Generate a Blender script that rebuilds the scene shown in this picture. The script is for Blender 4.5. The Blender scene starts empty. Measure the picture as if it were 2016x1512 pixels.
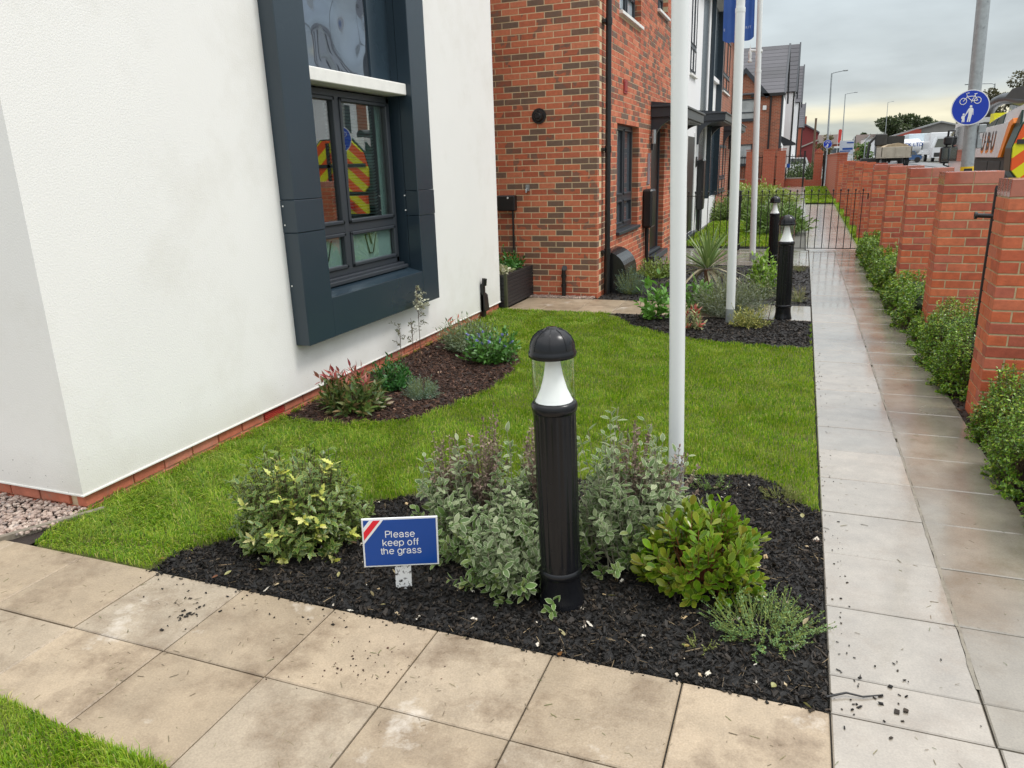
import bpy, bmesh, math, random
import numpy as np
from mathutils import Vector, Matrix
random.seed(7); rs = np.random.RandomState(11)
S = bpy.context.scene
COL = S.collection
rad = math.radians
# ------------------------------------------------------------------ camera
EYE = 1.66
yaw, pitch, roll = -.37147, .28312, -.03096
cy, sy, cp, sp, cr, sr = math.cos(yaw), math.sin(yaw), math.cos(pitch), math.sin(pitch), math.cos(roll), math.sin(roll)
F = Vector((sy*cp, cy*cp, -sp)); R0 = Vector((cy, -sy, 0)); U0 = R0.cross(F)
RR = R0*cr + U0*sr; UU = -R0*sr + U0*cr
cam = bpy.data.objects.new('camera', bpy.data.cameras.new('camera')); COL.objects.link(cam)
cam.matrix_world = Matrix(((RR.x, UU.x, -F.x, 0), (RR.y, UU.y, -F.y, 0), (RR.z, UU.z, -F.z, EYE), (0, 0, 0, 1)))
cam.data.sensor_width = 36; cam.data.lens = 36*1452.2/2016; cam.data.clip_end = 3000; cam.data.clip_start = .05
S.camera = cam
# ------------------------------------------------------------------ sky
SUN_EL, SUN_AZ = rad(58), rad(75)      # azimuth measured clockwise from +Y
W = bpy.data.worlds.new('World'); S.world = W; W.use_nodes = True
nt = W.node_tree; nt.nodes.clear()
def N(nt, t, **k):
    n = nt.nodes.new(t)
    for a, b in k.items(): setattr(n, a, b)
    return n
def mth(nt, op, a, b=None, clamp=False):
    n = nt.nodes.new('ShaderNodeMath'); n.operation = op; n.use_clamp = clamp
    for i, v in enumerate((a, b)):
        if v is None: continue
        if isinstance(v, (int, float)): n.inputs[i].default_value = v
        else: nt.links.new(v, n.inputs[i])
    return n.outputs[0]
def ramp(nt, fac, stops, interp='LINEAR'):
    r = nt.nodes.new('ShaderNodeValToRGB'); r.color_ramp.interpolation = interp
    e = r.color_ramp.elements
    while len(e) < len(stops): e.new(.5)
    for i, (p, c) in enumerate(stops):
        e[i].position = p; e[i].color = (*c, 1) if len(c) == 3 else c
    if fac is not None: nt.links.new(fac, r.inputs[0])
    return r.outputs[0]
def mixc(nt, fac, a, b, blend='MIX'):
    m = nt.nodes.new('ShaderNodeMix'); m.data_type = 'RGBA'; m.blend_type = blend
    for sock, v in ((m.inputs[0], fac), (m.inputs[6], a), (m.inputs[7], b)):
        if isinstance(v, (int, float)): sock.default_value = v
        elif isinstance(v, tuple): sock.default_value = (*v, 1) if len(v) == 3 else v
        else: nt.links.new(v, sock)
    return m.outputs[2]
tc = N(nt, 'ShaderNodeTexCoord'); sx = N(nt, 'ShaderNodeSeparateXYZ'); nt.links.new(tc.outputs['Generated'], sx.inputs[0])
el = sx.outputs['Z']
# clouds: noise on a flat cloud deck (direction divided by height), stretched bands near the horizon
den = mth(nt, 'ADD', mth(nt, 'MAXIMUM', el, 0.0), .16)
cx = mth(nt, 'DIVIDE', sx.outputs['X'], den); cyy = mth(nt, 'DIVIDE', sx.outputs['Y'], den)
cb = N(nt, 'ShaderNodeCombineXYZ'); nt.links.new(cx, cb.inputs[0]); nt.links.new(cyy, cb.inputs[1])
no = N(nt, 'ShaderNodeTexNoise'); no.inputs['Scale'].default_value = 1.1; no.inputs['Detail'].default_value = 6; no.inputs['Roughness'].default_value = .45
nt.links.new(cb.outputs[0], no.inputs['Vector'])
wob = mth(nt, 'MULTIPLY', mth(nt, 'SUBTRACT', no.outputs[0], .5), .036)
el2 = mth(nt, 'ADD', el, wob)
base = ramp(nt, el2, [(0.0, (.66, .64, .52)), (.012, (.74, .70, .53)), (.022, (.46, .49, .45)), (.034, (.44, .47, .44)), (.044, (.80, .75, .56)), (.056, (.74, .70, .55)), (.064, (.56, .59, .56)),
                      (.080, (.46, .50, .51)), (.13, (.49, .54, .555)), (.20, (.54, .605, .635)), (.30, (.62, .69, .74)), (.42, (.80, .86, .90)), (.6, (1.38, 1.40, 1.43)), (1.0, (1.9, 1.9, 1.92))])
n2 = N(nt, 'ShaderNodeTexNoise'); n2.inputs['Scale'].default_value = 2.1; n2.inputs['Detail'].default_value = 5
nt.links.new(cb.outputs[0], n2.inputs['Vector'])
cv = mth(nt, 'ADD', mth(nt, 'MULTIPLY', mth(nt, 'SUBTRACT', n2.outputs[0], .5), .60), 1.0)
cloud = mixc(nt, 1.0, base, cv, 'MULTIPLY')
sky = N(nt, 'ShaderNodeTexSky', sky_type='NISHITA', sun_disc=False, sun_elevation=SUN_EL, sun_rotation=SUN_AZ)
b1 = N(nt, 'ShaderNodeBackground'); b1.inputs[1].default_value = .08; nt.links.new(sky.outputs[0], b1.inputs[0])
b2 = N(nt, 'ShaderNodeBackground'); b2.inputs[1].default_value = 1.0; nt.links.new(cloud, b2.inputs[0])
mx = N(nt, 'ShaderNodeMixShader'); mx.inputs[0].default_value = .94
nt.links.new(b1.outputs[0], mx.inputs[1]); nt.links.new(b2.outputs[0], mx.inputs[2])
ow = N(nt, 'ShaderNodeOutputWorld'); nt.links.new(mx.outputs[0], ow.inputs[0])
sun = bpy.data.lights.new('sun', 'SUN'); sun.energy = 1.5; sun.angle = rad(14); sun.color = (1, .97, .92)
so = bpy.data.objects.new('sun', sun); COL.objects.link(so)
sd = Vector((math.sin(SUN_AZ)*math.cos(SUN_EL), math.cos(SUN_AZ)*math.cos(SUN_EL), math.sin(SUN_EL)))
so.rotation_euler = (-sd).to_track_quat('-Z', 'Y').to_euler()
S.view_settings.view_transform = 'Standard'; S.view_settings.look = 'None'; S.view_settings.exposure = .36; S.view_settings.gamma = 1
S.view_settings.use_curve_mapping = False
S.render.engine = 'CYCLES'; S.cycles.max_bounces = 8; S.cycles.transparent_max_bounces = 16

# ------------------------------------------------------------------ materials
MATS = {}
def mat(name, cols, rough=.6, bdetail=5, nscale=8, nvar=.15, bump=0, bscale=80, spec=.5, metal=0, rim=None, rimpos=.7, transl=0,
        stops=None, rvar=0, rscale=3, stain=None, sscale=4, slo=.55, shi=.7, coat=0, streak=None, stain2=None, grain=0):
    """cols: list of colours picked per piece (attribute rnd + object random)."""
    if name in MATS: return MATS[name]
    m = bpy.data.materials.new(name); m.use_nodes = True; t = m.node_tree; t.nodes.clear()
    out = N(t, 'ShaderNodeOutputMaterial'); p = N(t, 'ShaderNodeBsdfPrincipled')
    geo = N(t, 'ShaderNodeNewGeometry')
    if isinstance(cols, tuple): cols = [cols]
    at = N(t, 'ShaderNodeAttribute', attribute_name='rnd'); oi = N(t, 'ShaderNodeObjectInfo')
    r = mth(t, 'FRACT', mth(t, 'ADD', at.outputs['Fac'], oi.outputs['Random']))
    if len(cols) > 1:
        st = stops or [i/(len(cols)-1) for i in range(len(cols))]
        c = ramp(t, r, list(zip(st, cols)))
    else:
        c = None
    src = c if c is not None else cols[0]
    if streak:      # part-dark clay bricks
        ns = N(t, 'ShaderNodeTexNoise'); ns.inputs['Scale'].default_value = streak[1]
        nt_link(t, geo.outputs['Position'], ns.inputs['Vector'])
        f = mth(t, 'MULTIPLY', mth(t, 'GREATER_THAN', r, .50), mth(t, 'GREATER_THAN', ns.outputs[0], .54))
        src = mixc(t, mth(t, 'MULTIPLY', f, .75), src, streak[0])
    if rim:
        ae = N(t, 'ShaderNodeAttribute', attribute_name='edge')
        src = mixc(t, mth(t, 'GREATER_THAN', ae.outputs['Fac'], rimpos), src, rim)
    if nvar:
        n1 = N(t, 'ShaderNodeTexNoise'); n1.inputs['Scale'].default_value = nscale; n1.inputs['Detail'].default_value = 6
        n1.inputs['Roughness'].default_value = .65
        nt_link(t, geo.outputs['Position'], n1.inputs['Vector'])
        v = mth(t, 'ADD', mth(t, 'MULTIPLY', mth(t, 'SUBTRACT', n1.outputs[0], .5), nvar*4), 1)
        src = mixc(t, 1.0, src, v, 'MULTIPLY')
    if stain:
        n3 = N(t, 'ShaderNodeTexNoise'); n3.inputs['Scale'].default_value = sscale; n3.inputs['Detail'].default_value = 8; n3.inputs['Roughness'].default_value = .7
        nt_link(t, geo.outputs['Position'], n3.inputs['Vector'])
        src = mixc(t, ramp(t, n3.outputs[0], [(slo, (0, 0, 0)), (shi, (1, 1, 1))]), src, stain)
    if grain:
        n6 = N(t, 'ShaderNodeTexNoise'); n6.inputs['Scale'].default_value = 150; n6.inputs['Detail'].default_value = 3; nt_link(t, geo.outputs['Position'], n6.inputs['Vector'])
        src = mixc(t, 1.0, src, mth(t, 'ADD', mth(t, 'MULTIPLY', mth(t, 'SUBTRACT', n6.outputs[0], .5), grain*4), 1), 'MULTIPLY')
    if stain2:
        n5 = N(t, 'ShaderNodeTexNoise'); n5.inputs['Scale'].default_value = 2.3; n5.inputs['Detail'].default_value = 9; n5.inputs['Roughness'].default_value = .68
        vo = N(t, 'ShaderNodeVectorMath', operation='ADD'); vo.inputs[1].default_value = (7.3, 4.1, 0); nt_link(t, geo.outputs['Position'], vo.inputs[0]); nt_link(t, vo.outputs[0], n5.inputs['Vector'])
        src = mixc(t, ramp(t, n5.outputs[0], [(.60, (0, 0, 0)), (.68, (.75, .75, .75))]), src, stain2)
    if isinstance(src, tuple): p.inputs['Base Color'].default_value = (*src, 1)
    else: t.links.new(src, p.inputs['Base Color'])
    p.inputs['Roughness'].default_value = rough; p.inputs['Metallic'].default_value = metal; p.inputs['Specular IOR Level'].default_value = spec
    if coat: p.inputs['Coat Weight'].default_value = coat; p.inputs['Coat Roughness'].default_value = .17 if 'slab' in name else .05
    if rvar:
        n4 = N(t, 'ShaderNodeTexNoise'); n4.inputs['Scale'].default_value = rscale; n4.inputs['Detail'].default_value = 5
        nt_link(t, geo.outputs['Position'], n4.inputs['Vector'])
        t.links.new(mth(t, 'ADD', mth(t, 'MULTIPLY', mth(t, 'SUBTRACT', n4.outputs[0], .5), rvar*3), rough, ), p.inputs['Roughness'])
    if bump:
        nb = N(t, 'ShaderNodeTexNoise'); nb.inputs['Scale'].default_value = bscale; nb.inputs['Detail'].default_value = bdetail
        nt_link(t, geo.outputs['Position'], nb.inputs['Vector'])
        b = N(t, 'ShaderNodeBump'); b.inputs['Strength'].default_value = 1; b.inputs['Distance'].default_value = bump
        t.links.new(nb.outputs[0], b.inputs['Height']); t.links.new(b.outputs[0], p.inputs['Normal'])
    if transl:
        tr = N(t, 'ShaderNodeBsdfTranslucent'); ms = N(t, 'ShaderNodeMixShader'); ms.inputs[0].default_value = transl
        if isinstance(src, tuple): tr.inputs[0].default_value = (*src, 1)
        else: t.links.new(src, tr.inputs[0])
        t.links.new(p.outputs[0], ms.inputs[1]); t.links.new(tr.outputs[0], ms.inputs[2]); t.links.new(ms.outputs[0], out.inputs[0])
    else: t.links.new(p.outputs[0], out.inputs[0])
    MATS[name] = m; return m
def nt_link(t, a, b): t.links.new(a, b)
def glassmat(name, tint, base=.10, ior=1.5, rough=0.0):
    if name in MATS: return MATS[name]
    m = bpy.data.materials.new(name); m.use_nodes = True; t = m.node_tree; t.nodes.clear()
    out = N(t, 'ShaderNodeOutputMaterial'); tr = N(t, 'ShaderNodeBsdfTransparent'); gl = N(t, 'ShaderNodeBsdfGlossy'); ms = N(t, 'ShaderNodeMixShader')
    fr = N(t, 'ShaderNodeFresnel'); ge = N(t, 'ShaderNodeNewGeometry')
    t.links.new(mth(t, 'ADD', ior, mth(t, 'MULTIPLY', ge.outputs['Backfacing'], 1/ior-ior)), fr.inputs[0])   # a thin pane: the same reflectance on either face
    tr.inputs[0].default_value = (*tint, 1); gl.inputs['Roughness'].default_value = rough; gl.inputs[0].default_value = (1, 1, 1, 1)
    f = mth(t, 'ADD', mth(t, 'MULTIPLY', fr.outputs[0], 1.3), base, True)
    t.links.new(f, ms.inputs[0]); t.links.new(tr.outputs[0], ms.inputs[1]); t.links.new(gl.outputs[0], ms.inputs[2]); t.links.new(ms.outputs[0], out.inputs[0])
    MATS[name] = m; return m
def brickmat(name, c1, c2, mortar, scale=1.0):
    if name in MATS: return MATS[name]
    m = bpy.data.materials.new(name); m.use_nodes = True; t = m.node_tree; p = t.nodes['Principled BSDF']
    geo = N(t, 'ShaderNodeNewGeometry'); s = N(t, 'ShaderNodeSeparateXYZ'); t.links.new(geo.outputs['Position'], s.inputs[0])
    cbn = N(t, 'ShaderNodeCombineXYZ'); t.links.new(mth(t, 'ADD', s.outputs[0], s.outputs[1]), cbn.inputs[0]); t.links.new(s.outputs[2], cbn.inputs[1])
    b = N(t, 'ShaderNodeTexBrick'); b.inputs['Scale'].default_value = 1; b.inputs['Brick Width'].default_value = .225; b.inputs['Row Height'].default_value = .075
    b.inputs['Mortar Size'].default_value = .006; b.inputs['Color1'].default_value = (*c1, 1); b.inputs['Color2'].default_value = (*c2, 1); b.inputs['Mortar'].default_value = (*mortar, 1)
    t.links.new(cbn.outputs[0], b.inputs['Vector']); t.links.new(b.outputs[0], p.inputs['Base Color']); p.inputs['Roughness'].default_value = .8
    MATS[name] = m; return m
RED, RED2, RED3, DKB = (.51, .135, .062), (.43, .105, .052), (.57, .185, .095), (.16, .10, .072)
M_brick = mat('clay brick mix', [RED, RED3, RED2, RED, (.30, .085, .045), (.19, .10, .065), DKB], stops=[0, .2, .4, .60, .74, .84, 1], rough=.78, nscale=22, nvar=.18, bump=.0012, bscale=90, streak=(DKB, 9))
M_pier = mat('red pier brick', [(.53, .120, .044), (.43, .090, .038), (.58, .155, .062), (.44, .115, .068), (.34, .070, .038)], rough=.55, nscale=18, nvar=.26, bump=.0014, bscale=90, stain=(.46, .22, .15), sscale=7, slo=.64, shi=.9)
M_cop = mat('wet coping brick', [(.42, .10, .055), (.37, .085, .05), (.46, .13, .08)], rough=.16, nscale=14, nvar=.2, spec=1.0, bump=.0004, bscale=60, coat=.7)
M_plinth = mat('orange plinth brick', [(.50, .15, .085), (.44, .125, .07), (.55, .2, .13)], rough=.75, nscale=14, nvar=.22, bump=.002, stain=(.3, .2, .15), sscale=10, slo=.55, shi=.8)
M_mortar = mat('sandy mortar', (.66, .52, .33), rough=.9, nscale=40, nvar=.12, bump=.002, bscale=200)
M_mortar2 = mat('pier mortar', (.46, .37, .22), rough=.9, nscale=16, nvar=.3, bump=.002, bscale=200)
M_render = mat('white render', (.82, .81, .785), rough=.85, nscale=1.2, nvar=.02, bump=.0016, bscale=110, stain=(.70, .68, .63), sscale=.8, slo=.5, shi=.8)
M_whitep = mat('white render far', (.80, .80, .80), rough=.8, nscale=1, nvar=.03)
M_clad = mat('dark blue grey cladding', (.022, .038, .053), rough=.25, nscale=2, nvar=.04, spec=.6, rvar=.03, rscale=2, stain=(.04, .06, .075), sscale=5, slo=.62, shi=.9)
M_clad_panel = mat('glossy dark panel', (.20, .235, .28), rough=.05, nvar=0, spec=1.0, metal=.85, bump=.075, bscale=2.3, bdetail=.4)
M_frame = mat('anthracite frame', (.032, .038, .047), rough=.38, nvar=.05)
M_lintel = mat('pale painted lintel', (.80, .79, .75), rough=.55, nscale=10, nvar=.08)
M_black = mat('black plastic', (.012, .012, .013), rough=.35, nvar=.1)
M_blackm = mat('black painted steel', (.010, .010, .011), rough=.45, nvar=.1, nscale=20)
M_boll = mat('black bollard casting', (.0075, .008, .010), rough=.24, nvar=.15, nscale=12, spec=.36, rvar=.06, rscale=25, stain=(.03, .03, .03), sscale=45, slo=.68, shi=.9)
M_white = mat('white paint', (.78, .79, .78), rough=.35, nvar=.03, nscale=6)
M_pole = mat('white flagpole', (.74, .76, .75), rough=.3, nvar=.03, nscale=3)
M_galv = mat('galvanised steel', (.36, .39, .40), rough=.45, nvar=.16, nscale=16, metal=.4, stain=(.22, .24, .25), sscale=9)
M_cone = mat('white reflector', (.88, .88, .87), rough=.4, nvar=0)
M_soil = mat('soil', (.035, .027, .02), rough=.85, nvar=.35, nscale=20, bump=.01, bscale=40)
M_mulch_b = mat('black wet mulch', [(.006, .0058, .0055), (.014, .0125, .011), (.036, .028, .021), (.008, .0075, .007), (.06, .045, .032)], stops=[0, .45, .8, .9, 1], rough=.55, nvar=.25, nscale=40, spec=.22)
M_mulch_base = mat('black mulch ground', (.009, .0085, .008), rough=.7, nvar=.4, nscale=30, bump=.015, bscale=50)
M_mulch_br = mat('brown bark mulch', [(.030, .015, .010), (.06, .028, .018), (.018, .010, .007), (.13, .065, .04)], spec=.3, rough=.6, nvar=.25, nscale=40)
M_mulch_brb = mat('brown mulch ground', (.022, .013, .009), rough=.75, nvar=.4, nscale=30, bump=.015, bscale=50)
M_slab = mat('buff wet slab', [(.335, .262, .178), (.29, .23, .160), (.365, .288, .2), (.315, .262, .195)], rough=.42, nscale=6.5, nvar=.19, bump=.0022, bscale=60, rvar=.14, rscale=2.5,
             stain=(.17, .122, .078), sscale=4.0, slo=.48, shi=.70, stain2=(.55, .50, .43), grain=.16)
M_slabg = mat('grey wet slab', [(.30, .265, .218), (.26, .237, .20), (.33, .287, .232)], rough=.15, nscale=6, nvar=.20, bump=.0004, bscale=25, rvar=.20, rscale=2.6, spec=1.0, coat=.55,
              stain=(.24, .20, .155), sscale=4, slo=.5, shi=.75, grain=.12)
M_slabd = mat('damp brown grey slab', [(.225, .203, .163), (.25, .222, .176), (.21, .19, .154)], rough=.18, nscale=6, nvar=.2, bump=.0004, bscale=25, rvar=.20, rscale=2.6, spec=.9, coat=.4,
              stain=(.17, .14, .10), sscale=4, slo=.5, shi=.75, grain=.12)
M_joint = mat('dark joint', (.035, .03, .022), rough=.8, nvar=.3, nscale=30)
M_tarm = mat('wet tarmac', (.10, .105, .11), rough=.35, nvar=.15, nscale=1.5, rvar=.1)
M_paveg = mat('tarmac footway', (.14, .14, .14), rough=.5, nvar=.12, nscale=3)
M_kerb = mat('concrete kerb', (.33, .30, .26), rough=.7, nvar=.12)
M_grav = mat('pink gravel', [(.42, .32, .26), (.30, .22, .18), (.52, .43, .36), (.36, .25, .2), (.24, .2, .18)], rough=.5, nvar=.2, nscale=60)
M_timber = mat('black stained timber', (.022, .022, .024), rough=.5, nvar=.3, nscale=20, bump=.003, bscale=60)
M_tile = mat('grey roof tile', [(.075, .075, .085), (.095, .093, .105), (.065, .065, .072)], rough=.55, nvar=.1, nscale=2)
M_glassdark = mat('dark far window glass', (.07, .085, .10), rough=.08, nvar=.1, nscale=.8, spec=1)
M_glass = glassmat('window glass', (.86, .93, .91), base=.13)
M_glass2 = glassmat('lower window glass', (.92, .97, .96), base=.06)
M_glassc = glassmat('clear cylinder', (.96, .98, .97), base=.03, ior=1.35)
M_dark = mat('dark interior', (.02, .026, .028), rough=.9, nvar=0)
M_sign = mat('sign blue', (.0, .055, .29), rough=.3, nvar=.03)
M_signred = mat('sign red', (.72, .012, .03), rough=.3, nvar=0)
M_cyc = mat('traffic blue', (.0, .035, .42), rough=.3, nvar=0)
M_flag = mat('flag blue', (.05, .13, .42), rough=.6, nvar=.1, nscale=4, transl=.35)
M_far_brick = brickmat('far brick', (.36, .10, .05), (.22, .075, .045), (.36, .28, .19))
M_far_red = brickmat('far red brick', (.40, .085, .04), (.33, .07, .035), (.33, .20, .13))
M_dred = mat('dark red cladding', (.20, .03, .03), rough=.7, nvar=.1)

def splash(m):
    t = m.node_tree; p = t.nodes['Principled BSDF']; ln_ = p.inputs['Base Color'].links[0]; src = ln_.from_socket
    ge = N(t, 'ShaderNodeNewGeometry'); sz = N(t, 'ShaderNodeSeparateXYZ'); t.links.new(ge.outputs['Position'], sz.inputs[0])
    n_ = N(t, 'ShaderNodeTexNoise'); n_.inputs['Scale'].default_value = 55; n_.inputs['Detail'].default_value = 3; t.links.new(ge.outputs['Position'], n_.inputs['Vector'])
    hgt = mth(t, 'SUBTRACT', 1.0, mth(t, 'MULTIPLY', sz.outputs[2], 1.6), True)
    f = mth(t, 'MULTIPLY', mth(t, 'GREATER_THAN', mth(t, 'ADD', n_.outputs[0], mth(t, 'MULTIPLY', hgt, .10)), .80), .8)
    n2_ = N(t, 'ShaderNodeTexNoise'); n2_.inputs['Scale'].default_value = 3.5; n2_.inputs['Detail'].default_value = 6; t.links.new(ge.outputs['Position'], n2_.inputs['Vector'])
    low = mth(t, 'MULTIPLY', mth(t, 'SUBTRACT', 1.0, mth(t, 'MULTIPLY', sz.outputs[2], 3.2), True), mth(t, 'MULTIPLY', n2_.outputs[0], .8))
    c = mixc(t, low, src, (.52, .47, .38)); c = mixc(t, f, c, (.06, .05, .04)); t.links.new(c, p.inputs['Base Color'])
splash(M_render)
# ------------------------------------------------------------------ builders
def tag(o, label=None, cat=None, group=None, kind=None):
    if label: o['label'] = label
    if cat: o['category'] = cat
    if group: o['group'] = group
    if kind: o['kind'] = kind
    return o
def thing(name, label, cat, loc=(0, 0, 0), rz=0, group=None):
    o = bpy.data.objects.new(name, None); o.empty_display_size = .1; COL.objects.link(o)
    o.location = loc; o.rotation_euler = (0, 0, rz); return tag(o, label, cat, group)
def link(name, me, m=None, parent=None, kind=None, loc=None, rot=None, scale=None):
    if m is not None and not me.materials: me.materials.append(m)
    o = bpy.data.objects.new(name, me); COL.objects.link(o)
    if parent is not None: o.parent = parent
    if loc is not None: o.location = loc
    if rot is not None: o.rotation_euler = rot
    if scale is not None: o.scale = scale
    if kind: o['kind'] = kind
    return o
class MB:
    """collects boxes, tubes and polygons into one mesh"""
    def __init__(s): s.v = []; s.f = []; s.sm = []
    def add(s, vs, fs, smooth=False):
        n = len(s.v); s.v += [tuple(v) for v in vs]; s.f += [tuple(i+n for i in f) for f in fs]; s.sm += [smooth]*len(fs); return s
    def box(s, x0, x1, y0, y1, z0, z1):
        return s.add([(x0, y0, z0), (x1, y0, z0), (x1, y1, z0), (x0, y1, z0), (x0, y0, z1), (x1, y0, z1), (x1, y1, z1), (x0, y1, z1)],
                     [(0, 3, 2, 1), (4, 5, 6, 7), (0, 1, 5, 4), (1, 2, 6, 5), (2, 3, 7, 6), (3, 0, 4, 7)])
    def cbox(s, x0, x1, y0, y1, z0, z1, c=.005):
        """box with chamfered edges"""
        b = bmesh.new(); vs = [b.verts.new(p) for p in [(x0, y0, z0), (x1, y0, z0), (x1, y1, z0), (x0, y1, z0), (x0, y0, z1), (x1, y0, z1), (x1, y1, z1), (x0, y1, z1)]]
        for f in [(0, 3, 2, 1), (4, 5, 6, 7), (0, 1, 5, 4), (1, 2, 6, 5), (2, 3, 7, 6), (3, 0, 4, 7)]: b.faces.new([vs[i] for i in f])
        bmesh.ops.bevel(b, geom=list(b.edges), offset=c, segments=1, affect='EDGES')
        b.verts.index_update(); s.add([v.co[:] for v in b.verts], [[v.index for v in f.verts] for f in b.faces]); b.free(); return s
    def tube(s, pts, r, n=10, cap=True, smooth=True):
        pts = [Vector(p) for p in pts]; rr = r if isinstance(r, (list, tuple)) else [r]*len(pts)
        d0 = (pts[1]-pts[0]).normalized(); a = d0.orthogonal().normalized(); rings = []
        for i, p in enumerate(pts):
            d = (pts[min(i+1, len(pts)-1)]-pts[max(i-1, 0)]).normalized()
            a = (a-d*a.dot(d)).normalized(); b = d.cross(a)
            rings.append([p+(a*math.cos(t)+b*math.sin(t))*rr[i] for t in (2*math.pi*k/n for k in range(n))])
        vs = [v for q in rings for v in q]; fs = []
        for i in range(len(pts)-1):
            for k in range(n): fs.append((i*n+k, i*n+(k+1) % n, (i+1)*n+(k+1) % n, (i+1)*n+k))
        s.add(vs, fs, smooth)
        if cap: s.add(rings[0][::-1], [tuple(range(n))]); s.add(rings[-1], [tuple(range(n))])
        return s
    def lathe(s, prof, n=32, c=(0, 0), flute=None, smooth=True):
        vs = []; fs = []
        for (r, z) in prof:
            for k in range(n):
                t = 2*math.pi*k/n; q = r
                vs.append((c[0]+q*math.cos(t), c[1]+q*math.sin(t), z))
        for i in range(len(prof)-1):
            for k in range(n): fs.append((i*n+k, i*n+(k+1) % n, (i+1)*n+(k+1) % n, (i+1)*n+k))
        return s.add(vs, fs, smooth)
    def prism(s, poly, axis, a, b):
        """polygon in the plane normal to axis, extruded from a to b"""
        def P(u, v, w): return {'x': (w, u, v), 'y': (u, w, v), 'z': (u, v, w)}[axis]
        n = len(poly); vs = [P(u, v, a) for u, v in poly]+[P(u, v, b) for u, v in poly]
        fs = [tuple(range(n))[::-1], tuple(range(n, 2*n))]+[(i, (i+1) % n, n+(i+1) % n, n+i) for i in range(n)]
        return s.add(vs, fs)
    def me(s, name):
        m = bpy.data.meshes.new(name); m.from_pydata(s.v, [], s.f); m.polygons.foreach_set('use_smooth', s.sm)
        b = bmesh.new(); b.from_mesh(m); bmesh.ops.recalc_face_normals(b, faces=list(b.faces)); b.to_mesh(m); b.free(); m.update(); return m
    def build(s, name, m, parent=None, kind=None, **k): return link(name, s.me(name), m, parent, kind, **k)
def npmesh(name, V, Fs, attrs=None, smooth=False):
    """V (n,3); Fs: list of int arrays (k, corners)"""
    me = bpy.data.meshes.new(name); V = np.asarray(V, np.float32); me.vertices.add(len(V)); me.vertices.foreach_set('co', V.ravel())
    idx = np.concatenate([f.ravel() for f in Fs]).astype(np.int32); tot = np.concatenate([np.full(len(f), f.shape[1]) for f in Fs]).astype(np.int32)
    me.loops.add(len(idx)); me.loops.foreach_set('vertex_index', idx); me.polygons.add(len(tot))
    st = np.zeros(len(tot), np.int32); st[1:] = np.cumsum(tot)[:-1]
    me.polygons.foreach_set('loop_start', st); me.polygons.foreach_set('loop_total', tot)
    me.polygons.foreach_set('use_smooth', np.full(len(tot), bool(smooth)))
    for k, a in (attrs or {}).items():
        at = me.attributes.new(k, 'FLOAT', 'POINT'); at.data.foreach_set('value', np.asarray(a, np.float32))
    me.update(calc_edges=True); return me
def boxes(name, B, rnd=True):
    """many boxes, one mesh; B (n,6) x0,x1,y0,y1,z0,z1"""
    B = np.asarray(B, float); n = len(B); c = np.array([(0, 2, 4), (1, 2, 4), (1, 3, 4), (0, 3, 4), (0, 2, 5), (1, 2, 5), (1, 3, 5), (0, 3, 5)])
    V = B[:, c].reshape(-1, 3); f = np.array([(0, 3, 2, 1), (4, 5, 6, 7), (0, 1, 5, 4), (1, 2, 6, 5), (2, 3, 7, 6), (3, 0, 4, 7)])
    Fq = (f[None]+8*np.arange(n)[:, None, None]).reshape(-1, 4)
    return npmesh(name, V, [Fq], {'rnd': np.repeat(rs.rand(n), 8)})
def text(name, s, size, m, parent, M, extrude=.0008, align='CENTER', spacing=1.0, shear=0, offset=0):
    cu = bpy.data.curves.new(name, 'FONT'); cu.body = s; cu.size = size; cu.align_x = align; cu.align_y = 'CENTER'; cu.extrude = extrude
    cu.space_character = spacing; cu.shear = shear; cu.offset = offset; cu.resolution_u = 3
    o = bpy.data.objects.new(name, cu); COL.objects.link(o); bpy.context.view_layer.update()
    me = bpy.data.meshes.new_from_object(o.evaluated_get(bpy.context.evaluated_depsgraph_get())); bpy.data.objects.remove(o)
    o = link(name, me, m, parent); o.matrix_local = M; return o
def gz(y): return max(0.0, (y-16)*.0105)      # the street climbs gently

# ---- brick units (shared meshes): origin at the corner of the front face; u along x, depth along +y, z up
def brick_mesh(l, d, h, i):
    rng = random.Random(i*7+int(l*1000)+int(d*3000)); c = .003; j = lambda: rng.uniform(-.0012, .0012); p = rng.uniform(-.001, .0015)
    v = [(c+j(), -p, c+j()), (l-c+j(), -p, c+j()), (l-c+j(), -p, h-c+j()), (c+j(), -p, h-c+j()),
         (0, c, 0), (l, c, 0), (l, c, h), (0, c, h), (0, d-c, 0), (l, d-c, 0), (l, d-c, h), (0, d-c, h), (c, d, c), (l-c, d, c), (l-c, d, h-c), (c, d, h-c)]
    f = [(0, 1, 2, 3)]
    for a in (0, 4, 8):
        for k in range(4): f.append((a+k, a+4+k, a+4+(k+1) % 4, a+(k+1) % 4))
    f.append((15, 14, 13, 12))
    me = bpy.data.meshes.new('brick'); me.from_pydata(v, [], f); me.polygons.foreach_set('use_smooth', [False]*len(f)); me.update(); return me
BR = {}
def brick_obj(parent, m, x, y, z, l, d, h, rot=0, name='brick'):
    key = (round(l, 3), round(d, 3), round(h, 3), m.name, random.randrange(3))
    if key not in BR: BR[key] = brick_mesh(l, d, h, key[4]); BR[key].materials.append(m)
    o = bpy.data.objects.new(name, BR[key]); COL.objects.link(o); o.parent = parent; o.location = (x, y, z); o.rotation_euler = (0, 0, rot); return o

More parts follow.
